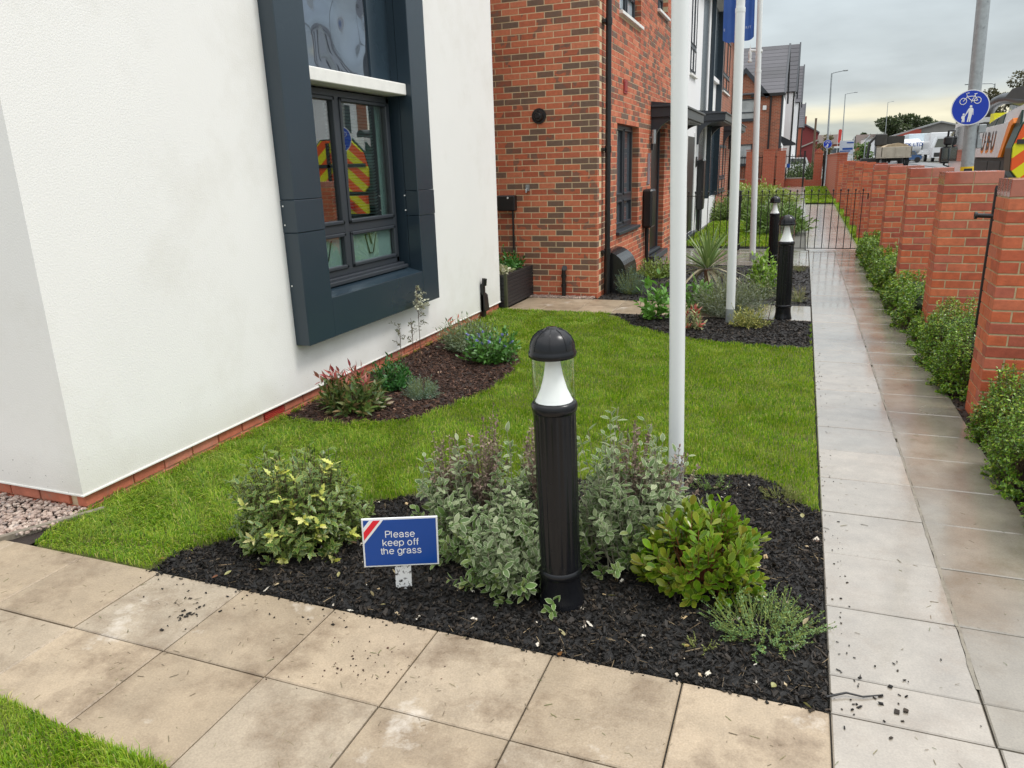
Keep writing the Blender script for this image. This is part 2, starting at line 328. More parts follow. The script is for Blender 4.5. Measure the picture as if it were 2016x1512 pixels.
# ------------------------------------------------------------------ ground
ys = [-6, 0, 8, 16, 24, 40, 60, 90, 140, 220, 400, 900, 2500]; xs = [-900, -60, -20, -8, 1.62, 2.9, 30, 90, 900]
V = [(x, y, gz(y)-.045 if -8 <= x <= 2.9 else gz(y)-.05) for y in ys for x in xs]; nx = len(xs)
me = bpy.data.meshes.new('ground'); me.from_pydata(V, [], [(j*nx+i, j*nx+i+1, (j+1)*nx+i+1, (j+1)*nx+i) for j in range(len(ys)-1) for i in range(nx-1)])
M_ground = mat('rough ground', (.10, .10, .085), rough=.8, nvar=.25, nscale=.6)
link('ground', me, M_ground, kind='structure')
def strip(name, x0, x1, yy, dz, m, parent=None, kind='structure'):
    v = []; f = []
    for i, y in enumerate(yy):
        v += [(x0, y, gz(y)+dz), (x1, y, gz(y)+dz)]
        if i: f.append((2*i-2, 2*i-1, 2*i+1, 2*i))
    me = bpy.data.meshes.new(name); me.from_pydata(v, [], f); return link(name, me, m, parent, kind)
YY = [-6, 4, 16, 24, 40, 60, 90, 140, 220, 400]
strip('road', 3.0, 11.5, YY, -.11+.08, M_tarm)
strip('roadside_pavement', 1.62, 2.86, YY, .006, M_paveg)
kb = MB()
for i in range(len(YY)-1):
    a, b = YY[i], YY[i+1]
    kb.add([(2.86, a, gz(a)-.08), (3.0, a, gz(a)-.08), (3.0, a, gz(a)+.012), (2.86, a, gz(a)+.012), (2.86, b, gz(b)-.08), (3.0, b, gz(b)-.08), (3.0, b, gz(b)+.012), (2.86, b, gz(b)+.012)],
           [(0, 1, 5, 4), (1, 2, 6, 5), (2, 3, 7, 6), (3, 0, 4, 7)])
kb.build('kerb', M_kerb, kind='structure')
strip('far_pavement', 11.5, 14, YY, .01, M_paveg)
mk = MB()
for y in np.arange(30, 160, 8.0): mk.add([(7.15, y, gz(y)-.024), (7.27, y, gz(y)-.024), (7.27, y+4, gz(y+4)-.024), (7.15, y+4, gz(y+4)-.024)], [(0, 1, 2, 3)])
mk.build('road_marking', M_white, kind='structure')

# ---- paving: slabs are parts of the path they belong to
def slab_mesh(w, d, h=.045, c=.004):
    b = MB(); z = 0
    b.add([(c, c, 0), (w-c, c, 0), (w-c, d-c, 0), (c, d-c, 0), (0, 0, -c), (w, 0, -c), (w, d, -c), (0, d, -c), (0, 0, -h), (w, 0, -h), (w, d, -h), (0, d, -h)],
          [(0, 1, 2, 3)]+[(k, 4+k, 4+(k+1) % 4, (k+1) % 4) for k in range(4)]+[(4+k, 8+k, 8+(k+1) % 4, 4+(k+1) % 4) for k in range(4)])
    return b.me('slab')
SL = {}
def slab(parent, x, y, w, d, m, z=0):
    k = (round(w, 3), round(d, 3), m.name)
    if k not in SL: SL[k] = slab_mesh(w, d); SL[k].materials.append(m)
    o = link('slab', SL[k], None, parent); o.location = (x, y, z+random.uniform(-.0015, .0015)); o.rotation_euler = (random.uniform(-.0025, .0025), random.uniform(-.0025, .0025), 0); return o
g = .0028
fp = strip('front_footpath', -6, 2.9, [-.2, 2.14], -.012, M_joint)
PX, PY = .455, .4335
for r in range(6):
    y1 = 2.14-r*PY; k = 0
    if r == 2: continue
    for i in range(-3, 13):
        x0 = .2-(i+1)*PX+g
        if x0 > 1.15: continue
        if r > 2 : continue
        slab(fp, x0, y1-PY+g, PX-2*g, PY-2*g, M_slab if i > -1 else M_slabg)
# third row only near the right, where the small lawn stops
for i in range(-3, 4): slab(fp, .2-(i+1)*PX+g, 2.14-3*PY+g, PX-2*g, PY-2*g, M_slab)
for i in range(-3, 4): slab(fp, .2-(i+1)*PX+g, 2.14-4*PY+g, PX-2*g, PY-2*g, M_slab)
sp_ = strip('side_footpath', .2, 1.1, [2.14, 8, 15.4, 29.5], -.012, M_joint)
for cidx, (x0, m) in enumerate(((.2, M_slabg), (.65, M_slabd))):
    slab(sp_, x0+g, 2.14+g, .45-2*g, .195-2*g, m)
    y = 2.335; n = 0
    while y < 15.3:
        slab(sp_, x0+g, y+g, .45-2*g, .432-2*g, m); y += .432; n += 1
# beyond the gate the joints merge: small concrete paviours joined in one mesh
bl = []
y = 15.42
while y < 29:
    w = .14
    for k in range(3): bl.append((.15+k*.33+.002, .15+k*.33+.328, y+.002, y+w-.002, gz(y)-.03, gz(y)+.002+random.uniform(-.001, .001)))
    y += w
link('paviours', boxes('paviours', bl), mat('wet pale paviour', [(.40, .37, .33), (.36, .33, .30), (.44, .41, .37)], rough=.14, nvar=.1, spec=.9, nscale=5), sp_, kind='stuff')
strip('far_footpath', -.9, 0.15, [22, 26, 29.5, 44], .004, M_slabg)
# bright damp mortar smear in the central joint
v = []; f = []
for i in range(200):
    y = 2.4+i*.065; w = .004+.004*random.random(); o = random.uniform(-.003, .003)
    v += [(.65-w+o, y, .001), (.65+w+o, y, .001)]
    if i and random.random() < .97: f.append((2*i-2, 2*i-1, 2*i+1, 2*i))
me = bpy.data.meshes.new('joint_mortar'); me.from_pydata(v, [], f); link('joint_mortar', me, mat('pale joint mortar', (.20, .18, .14), rough=.2, nvar=.3, nscale=30), sp_)
# patio path in front of the brick house + the strip to the side path
cpth = strip('garden_crosspath', -3.3, .195, [8.42, 9.3], -.014, M_joint)
for i in range(8):
    for j in range(2): slab(cpth, .195-(i+1)*.44+g, 8.43+j*.43+g, .44-2*g, .43-2*g, M_slab if i > 1 else M_slabg)
cp2 = strip('house_doorpath', -2.4, .195, [13.0, 15.3], -.014, M_joint)
for i in range(6):
    for j in range(5): slab(cp2, .195-(i+1)*.44+g, 13.05+j*.45+g, .44-2*g, .45-2*g, M_slabg)

# ------------------------------------------------------------------ lawns and beds (polygons)
BED = [(-2.59, 2.15), (-2.60, 2.32), (-2.50, 2.42), (-2.3, 2.70), (-2.09, 2.98), (-1.9, 3.16), (-1.7, 3.28), (-1.2, 3.6), (-.57, 3.88), (-.38, 3.92), (-.15, 4.0), (0, 3.9), (.07, 3.72), (.195, 3.64), (.195, 2.15)]
BED1 = [(-3.39, 4.16), (-3.3, 4.10), (-3.15, 4.05), (-2.83, 4.09), (-2.46, 4.30), (-2.30, 4.70), (-2.20, 5.08), (-2.18, 5.62), (-2.3, 6.13), (-2.48, 6.45), (-2.75, 6.72), (-3.39, 7.0)]
BED2 = [(-1.95, 8.42), (-1.9, 8.26), (-1.65, 7.84), (-1.31, 7.5), (-.72, 7.22), (-.25, 7.14), (.195, 7.14), (.195, 8.42)]
BED3 = [(-2.42, 9.31), (.195, 9.31), (.195, 12.98), (-2.42, 12.98)]
def inside(P, poly):
    x, y = P[:, 0], P[:, 1]; c = np.zeros(len(P), bool); j = len(poly)-1
    for i in range(len(poly)):
        xi, yi = poly[i]; xj, yj = poly[j]
        t = ((yi > y) != (yj > y)) & (x < (xj-xi)*(y-yi)/((yj-yi) or 1e-9)+xi); c ^= t; j = i
    return c
def edge_dist(P, poly):
    d = np.full(len(P), 9.0)
    for i in range(len(poly)):
        a = np.array(poly[i-1]); b = np.array(poly[i]); ab = b-a; t = np.clip(((P-a)@ab)/(ab@ab), 0, 1)
        d = np.minimum(d, np.linalg.norm(P-a-t[:, None]*ab, axis=1))
    return d
def hmap(P):      # small lumps shared by everything that lies on a bed
    x, y = P[:, 0], P[:, 1]
    return .5*(np.sin(x*7.1+np.sin(y*5.3)*1.3)*np.sin(y*6.3+1.1)+.5*np.sin(x*17+2)*np.sin(y*19+x*4))
def bedz(P, poly): return np.clip(edge_dist(P, poly)*.15, 0, .014)+.008*hmap(P)*np.clip(edge_dist(P, poly)*8, 0, 1)-.012
def bed(name, poly, m, step=.05):
    xs = [p[0] for p in poly]; ys = [p[1] for p in poly]
    bm = bmesh.new(); vs = [bm.verts.new((x, y, 0)) for x, y in poly]; bm.faces.new(vs)
    for k in range(int((max(xs)-min(xs))/step)):
        bmesh.ops.bisect_plane(bm, geom=bm.verts[:]+bm.edges[:]+bm.faces[:], plane_co=(min(xs)+k*step, 0, 0), plane_no=(1, 0, 0))
    for k in range(int((max(ys)-min(ys))/step)):
        bmesh.ops.bisect_plane(bm, geom=bm.verts[:]+bm.edges[:]+bm.faces[:], plane_co=(0, min(ys)+k*step, 0), plane_no=(0, 1, 0))
    P = np.array([(v.co.x, v.co.y) for v in bm.verts]); Z = bedz(P, poly)
    for v, z in zip(bm.verts, Z): v.co.z = z
    for f in bm.faces: f.smooth = True
    me = bpy.data.meshes.new(name); bm.to_mesh(me); bm.free(); return link(name, me, m, kind='structure')
def sample(poly, n):
    xs = [p[0] for p in poly]; ys = [p[1] for p in poly]
    P = np.column_stack([rs.uniform(min(xs), max(xs), n), rs.uniform(min(ys), max(ys), n)]); return P[inside(P, poly)]
def chips(name, P, Z, m, L=(.012, .045), ratio=(.2, .5), th=(.002, .006), parent=None, tilt=.35, attrs_mul=1):
    n = len(P); l = rs.uniform(*L, n)*rs.uniform(.4, 1, n); w = l*rs.uniform(*ratio, n); h = rs.uniform(*th, n)
    a = rs.uniform(0, 2*np.pi, n); tx = rs.normal(0, tilt, n); ty = rs.normal(0, tilt, n)
    q = np.array([(-1, -1), (1, -1), (1, 1), (-1, 1)])*.5
    top = q[None]*(1+rs.uniform(-.35, .25, (n, 4, 2))); bot = q[None]*(1+rs.uniform(-.2, .3, (n, 4, 2)))
    lo = np.concatenate([np.dstack([top*np.stack([l, w], 1)[:, None], np.broadcast_to(h[:, None, None], (n, 4, 1))]),
                         np.dstack([bot*np.stack([l, w], 1)[:, None], np.zeros((n, 4, 1))])], 1)
    lo[:, :, 2] += lo[:, :, 0]*tx[:, None]+lo[:, :, 1]*ty[:, None]
    ca, sa = np.cos(a)[:, None], np.sin(a)[:, None]
    X = lo[:, :, 0]*ca-lo[:, :, 1]*sa; Y = lo[:, :, 0]*sa+lo[:, :, 1]*ca
    V = np.stack([X+P[:, :1], Y+P[:, 1:2], lo[:, :, 2]+Z[:, None]], 2).reshape(-1, 3)
    f = np.array([(0, 1, 2, 3), (0, 4, 5, 1), (1, 5, 6, 2), (2, 6, 7, 3), (3, 7, 4, 0)]); Fq = (f[None]+8*np.arange(n)[:, None, None]).reshape(-1, 4)
    return link(name, npmesh(name, V, [Fq], {'rnd': np.repeat(rs.rand(n), 8)}), m, parent, 'stuff')
bed('front_mulch_bed', BED, M_mulch_base); bed('window_bark_bed', BED1, M_mulch_brb); bed('flagpole_mulch_bed', BED2, M_mulch_base, .08); bed('door_mulch_bed', BED3, M_mulch_base, .12)
P = sample(BED, 46000); chips('black_mulch', P, bedz(P, BED)+.002+rs.uniform(0, .006, len(P)), M_mulch_b, (.006, .030), (.12, .55), (.001, .006), tilt=.5)
P = sample(BED1, 13000); chips('brown_bark_mulch', P, bedz(P, BED1)+.002, M_mulch_br, (.015, .055), (.15, .4))
P = sample(BED2, 6000); chips('flagpole_bed_mulch', P, bedz(P, BED2)+.002, M_mulch_b, (.02, .055))
P = sample(BED3, 5000); chips('door_bed_mulch', P, bedz(P, BED3)+.002, M_mulch_b, (.02, .06))
P = sample([(1.1, 2.2), (1.6, 2.2), (1.6, 15.2), (1.1, 15.2)], 5000); strip('hedge_bed', 1.1, 1.64, [0, 15.3], -.006, M_mulch_brb); chips('hedge_bed_mulch', P, np.full(len(P), -.002), M_mulch_br, (.015, .045))
# litter on the mulch: pale petals, pebbles and twigs
P = sample(BED, 420); P = P[rs.rand(len(P)) < np.clip(1.1-np.abs(P[:, 0]+.5)*.55, .15, 1)]; chips('pale_petal_litter', P, bedz(P, BED)+.006, mat('pale petals', [(.55, .50, .40), (.62, .58, .5), (.40, .28, .14), (.45, .36, .22)], rough=.6, nvar=.2, nscale=60), (.008, .030), (.4, .9), (.001, .004))
P = sample(BED, 900); chips('twig_litter', P, bedz(P, BED)+.007, mat('dry twigs', [(.16, .11, .06), (.24, .18, .10), (.07, .05, .03)], rough=.7, nvar=.2, nscale=60), (.02, .07), (.03, .06), (.001, .002), tilt=.25)
P = sample(BED1, 300); chips('bark_litter', P, bedz(P, BED1)+.006, mat('pale bark bits', [(.30, .18, .11), (.22, .10, .06), (.40, .30, .2)], rough=.6, nvar=.2, nscale=60), (.01, .035), (.2, .6), (.001, .004))
P = sample(BED, 90); n = len(P); p3_ = np.column_stack([P, bedz(P, BED)+.014]); dv = rs.normal(0, 1, (n, 3))*np.array([1, 1, .25])
FALLEN = (p3_, dv, rs.normal(0, .35, (n, 3))+np.array([0, 0, 1]))
P = np.column_stack([rs.uniform(-2.6, .2, 220), 2.14-np.abs(rs.normal(0, .010, 220))]); chips('edge_spill', P, np.full(len(P), .001), M_mulch_b, (.005, .02), (.2, .7), (.001, .005), tilt=.2)
# gravel
GP = [(-6, 2.16), (-3.59, 2.16), (-3.45, 2.44), (-3.45, 2.5), (-6, 2.5)]
P = sample([(-5.2, 2.15), (-3.50, 2.15), (-3.40, 2.30), (-3.40, 2.5), (-5.2, 2.5)], 2600)
n = len(P); sph = np.array([(math.cos(t)*math.cos(q), math.sin(t)*math.cos(q), math.sin(q)) for q in (-.5, .5) for t in [k*math.pi/2.5+q for k in range(5)]]+[(0, 0, 1)])
sc = rs.uniform(.007, .017, (n, 1, 1))*rs.uniform(.55, 1.25, (n, 1, 3)); VV = sph[None]*sc*(1+rs.uniform(-.22, .22, (n, 11, 1)))
a = rs.uniform(0, 6.28, n); X = VV[:, :, 0]*np.cos(a)[:, None]-VV[:, :, 1]*np.sin(a)[:, None]; Y = VV[:, :, 0]*np.sin(a)[:, None]+VV[:, :, 1]*np.cos(a)[:, None]
VV = np.stack([X+P[:, :1], Y+P[:, 1:2], VV[:, :, 2]*.8+.002+rs.uniform(0, .012, n)[:, None]], 2).reshape(-1, 3)
f = np.array([(k, (k+1) % 5, 5+k) for k in range(5)]+[((k+1) % 5, 5+(k+1) % 5, 5+k) for k in range(5)]+[(5+k, 5+(k+1) % 5, 10) for k in range(5)])
link('gravel', npmesh('gravel', VV, [(f[None]+11*np.arange(n)[:, None, None]).reshape(-1, 3)], {'rnd': np.repeat(rs.rand(n), 11)}), M_grav, kind='stuff')
strip('gravel_bed', -6, -3.36, [2.14, 2.5], -.01, M_mulch_brb)
P = sample([(-3.4, 9.3), (-2.46, 9.3), (-2.46, 9.45), (-3.4, 9.45)], 900)
chips('wall_gravel', P, np.full(len(P), .0), M_grav, (.015, .035), (.5, .9), (.008, .016), tilt=.2)
strip('wall_gravel_bed', -3.4, -2.44, [9.3, 9.46], -.004, M_mulch_brb)
eb = thing('edging_board', 'grey weathered edging board between gravel and lawn at the white corner', 'edging')
b = MB().cbox(-.28, .28, -.012, .012, -.03, .022, .004).build('board', mat('weathered wood', (.20, .17, .13), rough=.8, nvar=.25, nscale=30, bump=.003), eb); eb.location = (-3.44, 2.29, 0); eb.rotation_euler = (0, 0, rad(62))

# grass blades
M_grass = mat('grass blades', [(.075, .18, .006), (.16, .32, .008), (.27, .43, .016), (.42, .47, .05), (.58, .50, .20)], stops=[0, .35, .7, .93, 1], rough=.5, nscale=3.4, nvar=.24, transl=.42, stain=(.38, .47, .06), sscale=3.6, slo=.50, shi=.80)
M_turf = mat('turf base', (.09, .10, .02), rough=.9, nvar=.4, nscale=14, bump=.01, bscale=60)
def turf(name, poly, m=M_turf, z=-.022):
    me = bpy.data.meshes.new(name); me.from_pydata([(x, y, z+gz(y)) for x, y in poly], [], [tuple(range(len(poly)))]); return link(name, me, m, kind='structure')
def grass(name, P, hgt=(.018, .04), wid=.0035, lean=.6, flop=None):
    n = len(P); fx, fy = P[:, 0], P[:, 1]; a = 3*np.sin(fx*5.1+1.7*np.sin(fy*4.3))+2.5*np.sin(fy*6.7+fx*3.1)+rs.normal(0, .9, n)
    h = rs.uniform(*hgt, n)*(1+.35*np.sin(fx*3.7+fy*2.9)*np.sin(fy*5.3-fx*1.9))*np.where(rs.rand(n) < .05, 1.5, 1); ln = np.abs(rs.normal(0, lean, n))
    if flop is not None: ln += flop; h *= 1+flop*.5
    w = wid*rs.uniform(.6, 1.2, n)*(1+.12*np.maximum(P[:, 1]-3, 0))
    z0 = np.array([gz(y) for y in P[:, 1]]) if P[:, 1].max() > 16 else np.zeros(n)
    dx, dy = np.cos(a), np.sin(a); sxx, syy = -dy, dx
    b = a+rs.uniform(-.8, .8, n)
    V = np.zeros((n, 5, 3)); V[:, 0, 0] = P[:, 0]-sxx*w/2; V[:, 0, 1] = P[:, 1]-syy*w/2; V[:, 1, 0] = P[:, 0]+sxx*w/2; V[:, 1, 1] = P[:, 1]+syy*w/2
    mx_, my = P[:, 0]+dx*ln*h*.35, P[:, 1]+dy*ln*h*.35
    V[:, 2, 0] = mx_+sxx*w*.42; V[:, 2, 1] = my+syy*w*.42; V[:, 3, 0] = mx_-sxx*w*.42; V[:, 3, 1] = my-syy*w*.42; V[:, 2:4, 2] = (h*.6)[:, None]
    V[:, 4, 0] = mx_+np.cos(b)*ln*h*.65; V[:, 4, 1] = my+np.sin(b)*ln*h*.65; V[:, 4, 2] = h*(1-.35*np.minimum(ln, 1.6))
    V[:, :2, 2] = -.008; V[:, :, 2] += z0[:, None]
    q = np.array([(0, 1, 2, 3)]); t = np.array([(3, 2, 4)]); o = 5*np.arange(n)[:, None, None]
    rn = np.clip(rs.rand(n)*.93+rs.rand(n)*.06+.08*np.sin(P[:, 0]*2.3+P[:, 1]*1.7), 0, .999)
    return link(name, npmesh(name, V.reshape(-1, 3), [(q[None]+o).reshape(-1, 4), (t[None]+o).reshape(-1, 3)], {'rnd': np.repeat(rn, 5)}), M_grass, kind='stuff')
LAWN = [(-3.40, 2.28), (-3.33, 2.15), (.193, 2.15), (.193, 8.42), (-3.40, 8.42)]
turf('lawn_ground', LAWN)
P = np.column_stack([rs.uniform(-3.42, .2, 410000), rs.uniform(2.13, 8.44, 410000)])
keep = rs.rand(len(P)) < np.clip((3.6/np.maximum(P[:, 1]+.4*np.abs(P[:, 0]+1), 2.5))**1.15, 0, 1)
P = P[keep]; P = P[inside(P, LAWN)]
jit = rs.normal(0, .014, P.shape)+.022*np.stack([np.sin(P[:, 1]*23+P[:, 0]*9), np.sin(P[:, 0]*27+P[:, 1]*13)], 1); Q = P+jit
ok = ~(inside(Q, BED) | inside(Q, BED1) | inside(Q, BED2) | ((P[:, 1] < 2.3) & (P[:, 0] > -2.55)) | ((P[:, 0] > .12) & (P[:, 1] < 3.6)) | ((P[:, 0] > -2.0) & (P[:, 1] > 8.2))); P = P[ok]
fl = np.clip(1.3-(P[:, 0]+3.4)*.8, 0, 1)*rs.rand(len(P))*1.6
grass('lawn_grass', P, (.010, .023), .0037, .45, fl)
LOW = [(-3.6, 1.40), (-2.5, 1.33), (-2.2, 1.31), (-2.0, 1.29), (-1.8, 1.28), (-1.60, 1.27), (-1.5, .9), (-3.6, .9)]
turf('corner_lawn_ground', LOW, z=.004)
P = sample(LOW, 40000); grass('corner_lawn_grass', P, (.02, .05), .0034, .6)
turf('verge_ground', [(1.1, 15.4), (1.45, 15.4), (1.45, 30), (1.1, 30)], z=.0)
P = sample([(1.1, 15.4), (1.4, 15.4), (1.4, 30), (1.1, 30)], 16000); grass('verge_grass', P, (.04, .09), .006, .5)
turf('far_lawn_ground', [(.15, 29.8), (1.2, 29.8), (1.2, 43), (.15, 43)], z=.012)
P = sample([(.15, 29.8), (1.2, 29.8), (1.2, 43), (.15, 43)], 20000); grass('far_lawn_grass', P, (.04, .07), .012, .4)
turf('gate_lawn_ground', [(-2.3, 16.0), (-.3, 16.0), (.1, 22), (-2.3, 22)], z=.0)
P = sample([(-2.3, 16.0), (-.3, 16.0), (.1, 22), (-2.3, 22)], 16000); grass('gate_lawn_grass', P, (.03, .06), .008, .4)

# ------------------------------------------------------------------ leaves and plants
def unit(v): return v/np.maximum(np.linalg.norm(v, axis=-1, keepdims=True), 1e-9)
OVAL = [(.25, .75), (.5, 1), (.78, .68)]
OBOV = [(.3, .6), (.6, 1), (.85, .75)]
LANCE = [(.3, .9), (.6, .75)]
SMALL = [(.5, 1)]
HOLLY = [(.10, .35), (.2, .95), (.32, .5), (.44, 1.05), (.56, .5), (.68, .85), (.8, .38)]
def leafgeo(pos, d, nrm, L, Wd, prof, droop=.15, fold=.2):
    d = unit(d); side = unit(np.cross(d, nrm)); nrm = unit(np.cross(side, d)); n = len(pos); L = L[:, None]; Wd = Wd[:, None]
    rows = [pos]; ed = [.4]
    for t, w in prof:
        c = pos+d*L*t-nrm*L*droop*t*t
        s = side*Wd*.5*w; up = nrm*Wd*.5*w*fold
        rows += [c+s+up, c, c-s+up]; ed += [1, 0, 1]
    rows.append(pos+d*L-nrm*L*droop); ed.append(1)
    V = np.stack(rows, 1); k = len(prof); T = [(0, 2, 1), (0, 3, 2)]
    for i in range(k-1):
        a = 1+3*i; b = a+3; T += [(a, a+1, b+1), (a, b+1, b), (a+1, a+2, b+2), (a+1, b+2, b+1)]
    a = 1+3*(k-1); e = 3*k+1; T += [(a, a+1, e), (a+1, a+2, e)]
    return V, np.array(T), np.array(ed, float)
def leafmesh(name, sets, extra=None):
    Vs = []; Fs = []; E = []; Rn = []; o = 0
    for V, T, ed in sets:
        n, k, _ = V.shape; Vs.append(V.reshape(-1, 3)); Fs.append((T[None]+o+k*np.arange(n)[:, None, None]).reshape(-1, 3)); E.append(np.tile(ed, n))
        Rn.append(np.repeat(rs.rand(n), k)); o += n*k
    return npmesh(name, np.concatenate(Vs), [np.concatenate(Fs)], {'edge': np.concatenate(E), 'rnd': np.concatenate(Rn)}, smooth=True)
def shoots(n, cx, cyy, z0, rx, ry, h, shape=.6, base=.25, fill=.5, up=.5, lumps=.15, zlow=.0, pw=.8):
    """stem curves from the base of a shrub to points spread over and inside its dome: returns (n,5,3)"""
    t = rs.uniform(0, 6.283, n); ph = np.arcsin(rs.uniform(zlow, 1, n)); r = rs.uniform(fill, 1, n)**.6
    r = r*(1+lumps*np.sin(3*t+cx*9)*np.sin(5*ph+1)+lumps*.5*np.sin(7*t))
    tip = np.stack([cx+rx*np.cos(t)*np.cos(ph)**pw*r, cyy+ry*np.sin(t)*np.cos(ph)**pw*r, z0+h*(.12+.88*np.sin(ph)*r)], 1)
    tb = rs.uniform(0, 6.283, n); b = np.stack([cx+rx*base*np.cos(t+rs.normal(0, .4, n))*rs.rand(n), cyy+ry*base*np.sin(t)*rs.rand(n), np.full(n, z0-.02)], 1)
    c = (b+tip)/2; c[:, 2] = b[:, 2]+(tip[:, 2]-b[:, 2])*(1-shape*.5)*rs.uniform(.4, .9, n)+.0; c[:, :2] = b[:, :2]+(tip[:, :2]-b[:, :2])*(.5+up*.2)
    s = np.linspace(0, 1, 6)[None, :, None]
    return (1-s)**2*b[:, None]+2*s*(1-s)*c[:, None]+s*s*tip[:, None]
def stemmesh(name, C, r0=.003, r1=.001, m=None, parent=None, kind='stuff'):
    n, k, _ = C.shape; V = np.zeros((n, k, 3, 3))
    for j in range(3):
        a = j*2.094; off = np.array([math.cos(a), math.sin(a), 0]); rr = np.linspace(r0, r1, k)
        V[:, :, j] = C+off*rr[None, :, None]
    f = []
    for i in range(k-1):
        for j in range(3): f.append((i*3+j, i*3+(j+1) % 3, (i+1)*3+(j+1) % 3, (i+1)*3+j))
    f = np.array(f); F_ = (f[None]+3*k*np.arange(n)[:, None, None]).reshape(-1, 4)
    return link(name, npmesh(name, V.reshape(-1, 3), [F_], {'rnd': np.repeat(rs.rand(n), 3*k)}, smooth=True), m, parent, kind)
def leaves_on(C, per, s0=.45, ang=.9, angtip=.35, upn=.3, jitter=.25, whorl=False):
    """leaf sites along shoots -> pos, dir, nrm (flattened)"""
    n, k, _ = C.shape; s = np.linspace(s0, 1, per)[None, :]+rs.uniform(-.02, .02, (n, per)); s = np.clip(s, 0, 1)
    f = s*(k-1); i = np.minimum(f.astype(int), k-2); w = (f-i)[..., None]; ar = np.arange(n)[:, None]
    pos = C[ar, i]*(1-w)+C[ar, i+1]*w; tan = unit(C[ar, i+1]-C[ar, i])
    ref = np.where(np.abs(tan[..., 2:3]) > .9, np.array([1., 0, 0]), np.array([0, 0, 1.])); u = unit(np.cross(tan, ref)); v = np.cross(tan, u)
    az = rs.uniform(0, 6.28, (n, 1))+np.arange(per)[None]*(2.4 if not whorl else 1.5708)+rs.normal(0, .25, (n, per))
    out = u*np.cos(az)[..., None]+v*np.sin(az)[..., None]
    a = ang+(angtip-ang)*np.clip((s-s0)/(1-s0+1e-6), 0, 1)**1.5; a = a[..., None]+rs.normal(0, jitter*.5, (n, per, 1))
    d = unit(tan*np.cos(a)+out*np.sin(a)+rs.normal(0, jitter*.4, (n, per, 3))); nm = unit(tan*np.sin(a)-out*np.cos(a)+np.array([0, 0, upn])+rs.normal(0, jitter*.5, (n, per, 3)))
    return pos.reshape(-1, 3), d.reshape(-1, 3), nm.reshape(-1, 3)
CAM = np.array([0, 0, EYE])
def foliage(parent, name, sites, L, Wd, prof, m, droop=.15, fold=.2, single=0, variants=4, lname='leaf'):
    """single: so many leaves nearest the camera become parts of their own, the rest one mesh"""
    pos, d, nm = sites; n = len(pos); Ls = rs.uniform(L[0], L[1], n); Ws = Ls*rs.uniform(Wd[0], Wd[1], n)
    if single:
        toC = unit(CAM-pos); cen = pos.mean(0); score = ((pos-cen)*toC).sum(1)/(pos.std()+1e-6)+Ls/L[1]*.8
        order = np.argsort(-score); sel = order[:single]; rest = order[single:]; ms = []
        for i in range(variants):
            one = leafgeo(np.zeros((1, 3)), np.array([[1., 0, 0]]), np.array([[0, 0, 1.]]), np.array([1.]), np.array([(Wd[0]+Wd[1])/2*rs.uniform(.85, 1.15)]), prof, droop*rs.uniform(.3, 1.7), fold*rs.uniform(.5, 1.5))
            ml = leafmesh(lname, [one]); at = ml.attributes['rnd']; at.data.foreach_set('value', np.zeros(len(ml.vertices), np.float32)); ml.materials.append(m); ms.append(ml)
        dd = unit(d); ss = unit(np.cross(nm, dd)); nn = np.cross(dd, ss)
        for q in sel:
            o = bpy.data.objects.new(lname, ms[q % variants]); COL.objects.link(o); o.parent = parent
            s = Ls[q]; o.matrix_local = Matrix(((dd[q, 0]*s, ss[q, 0]*s, nn[q, 0]*s, pos[q, 0]), (dd[q, 1]*s, ss[q, 1]*s, nn[q, 1]*s, pos[q, 1]), (dd[q, 2]*s, ss[q, 2]*s, nn[q, 2]*s, pos[q, 2]), (0, 0, 0, 1)))
    else: rest = np.arange(n)
    if len(rest): return link(name, leafmesh(name, [leafgeo(pos[rest], d[rest], nm[rest], Ls[rest], Ws[rest], prof, droop, fold)]), m, parent, 'stuff')
TW = lambda n, c: mat(n, c, rough=.7, nvar=.2, nscale=60)
M_twig = TW('brown twig', [(.13, .085, .05), (.09, .06, .035)])
M_gtwig = TW('green stem', [(.26, .30, .08), (.18, .22, .06)])
M_rtwig = TW('red stem', [(.30, .06, .03), (.2, .09, .03)])
def leafmat(name, cols, **k):
    k.setdefault('rough', .42); k.setdefault('nvar', .12); k.setdefault('nscale', 30); k.setdefault('transl', .25); return mat(name, cols, **k)
def bz(x, y, poly): return float(bedz(np.array([[x, y]]), poly)[0])

fo = link('fallen_leaves', leafmesh('fallen_leaves', [leafgeo(*FALLEN, rs.uniform(.02, .045, len(FALLEN[0])), rs.uniform(.012, .022, len(FALLEN[0])), OVAL, -.2, .5)]), leafmat('fallen leaf', [(.20, .07, .03), (.36, .26, .06), (.10, .05, .03), (.30, .30, .10), (.42, .34, .2)]), kind='stuff')
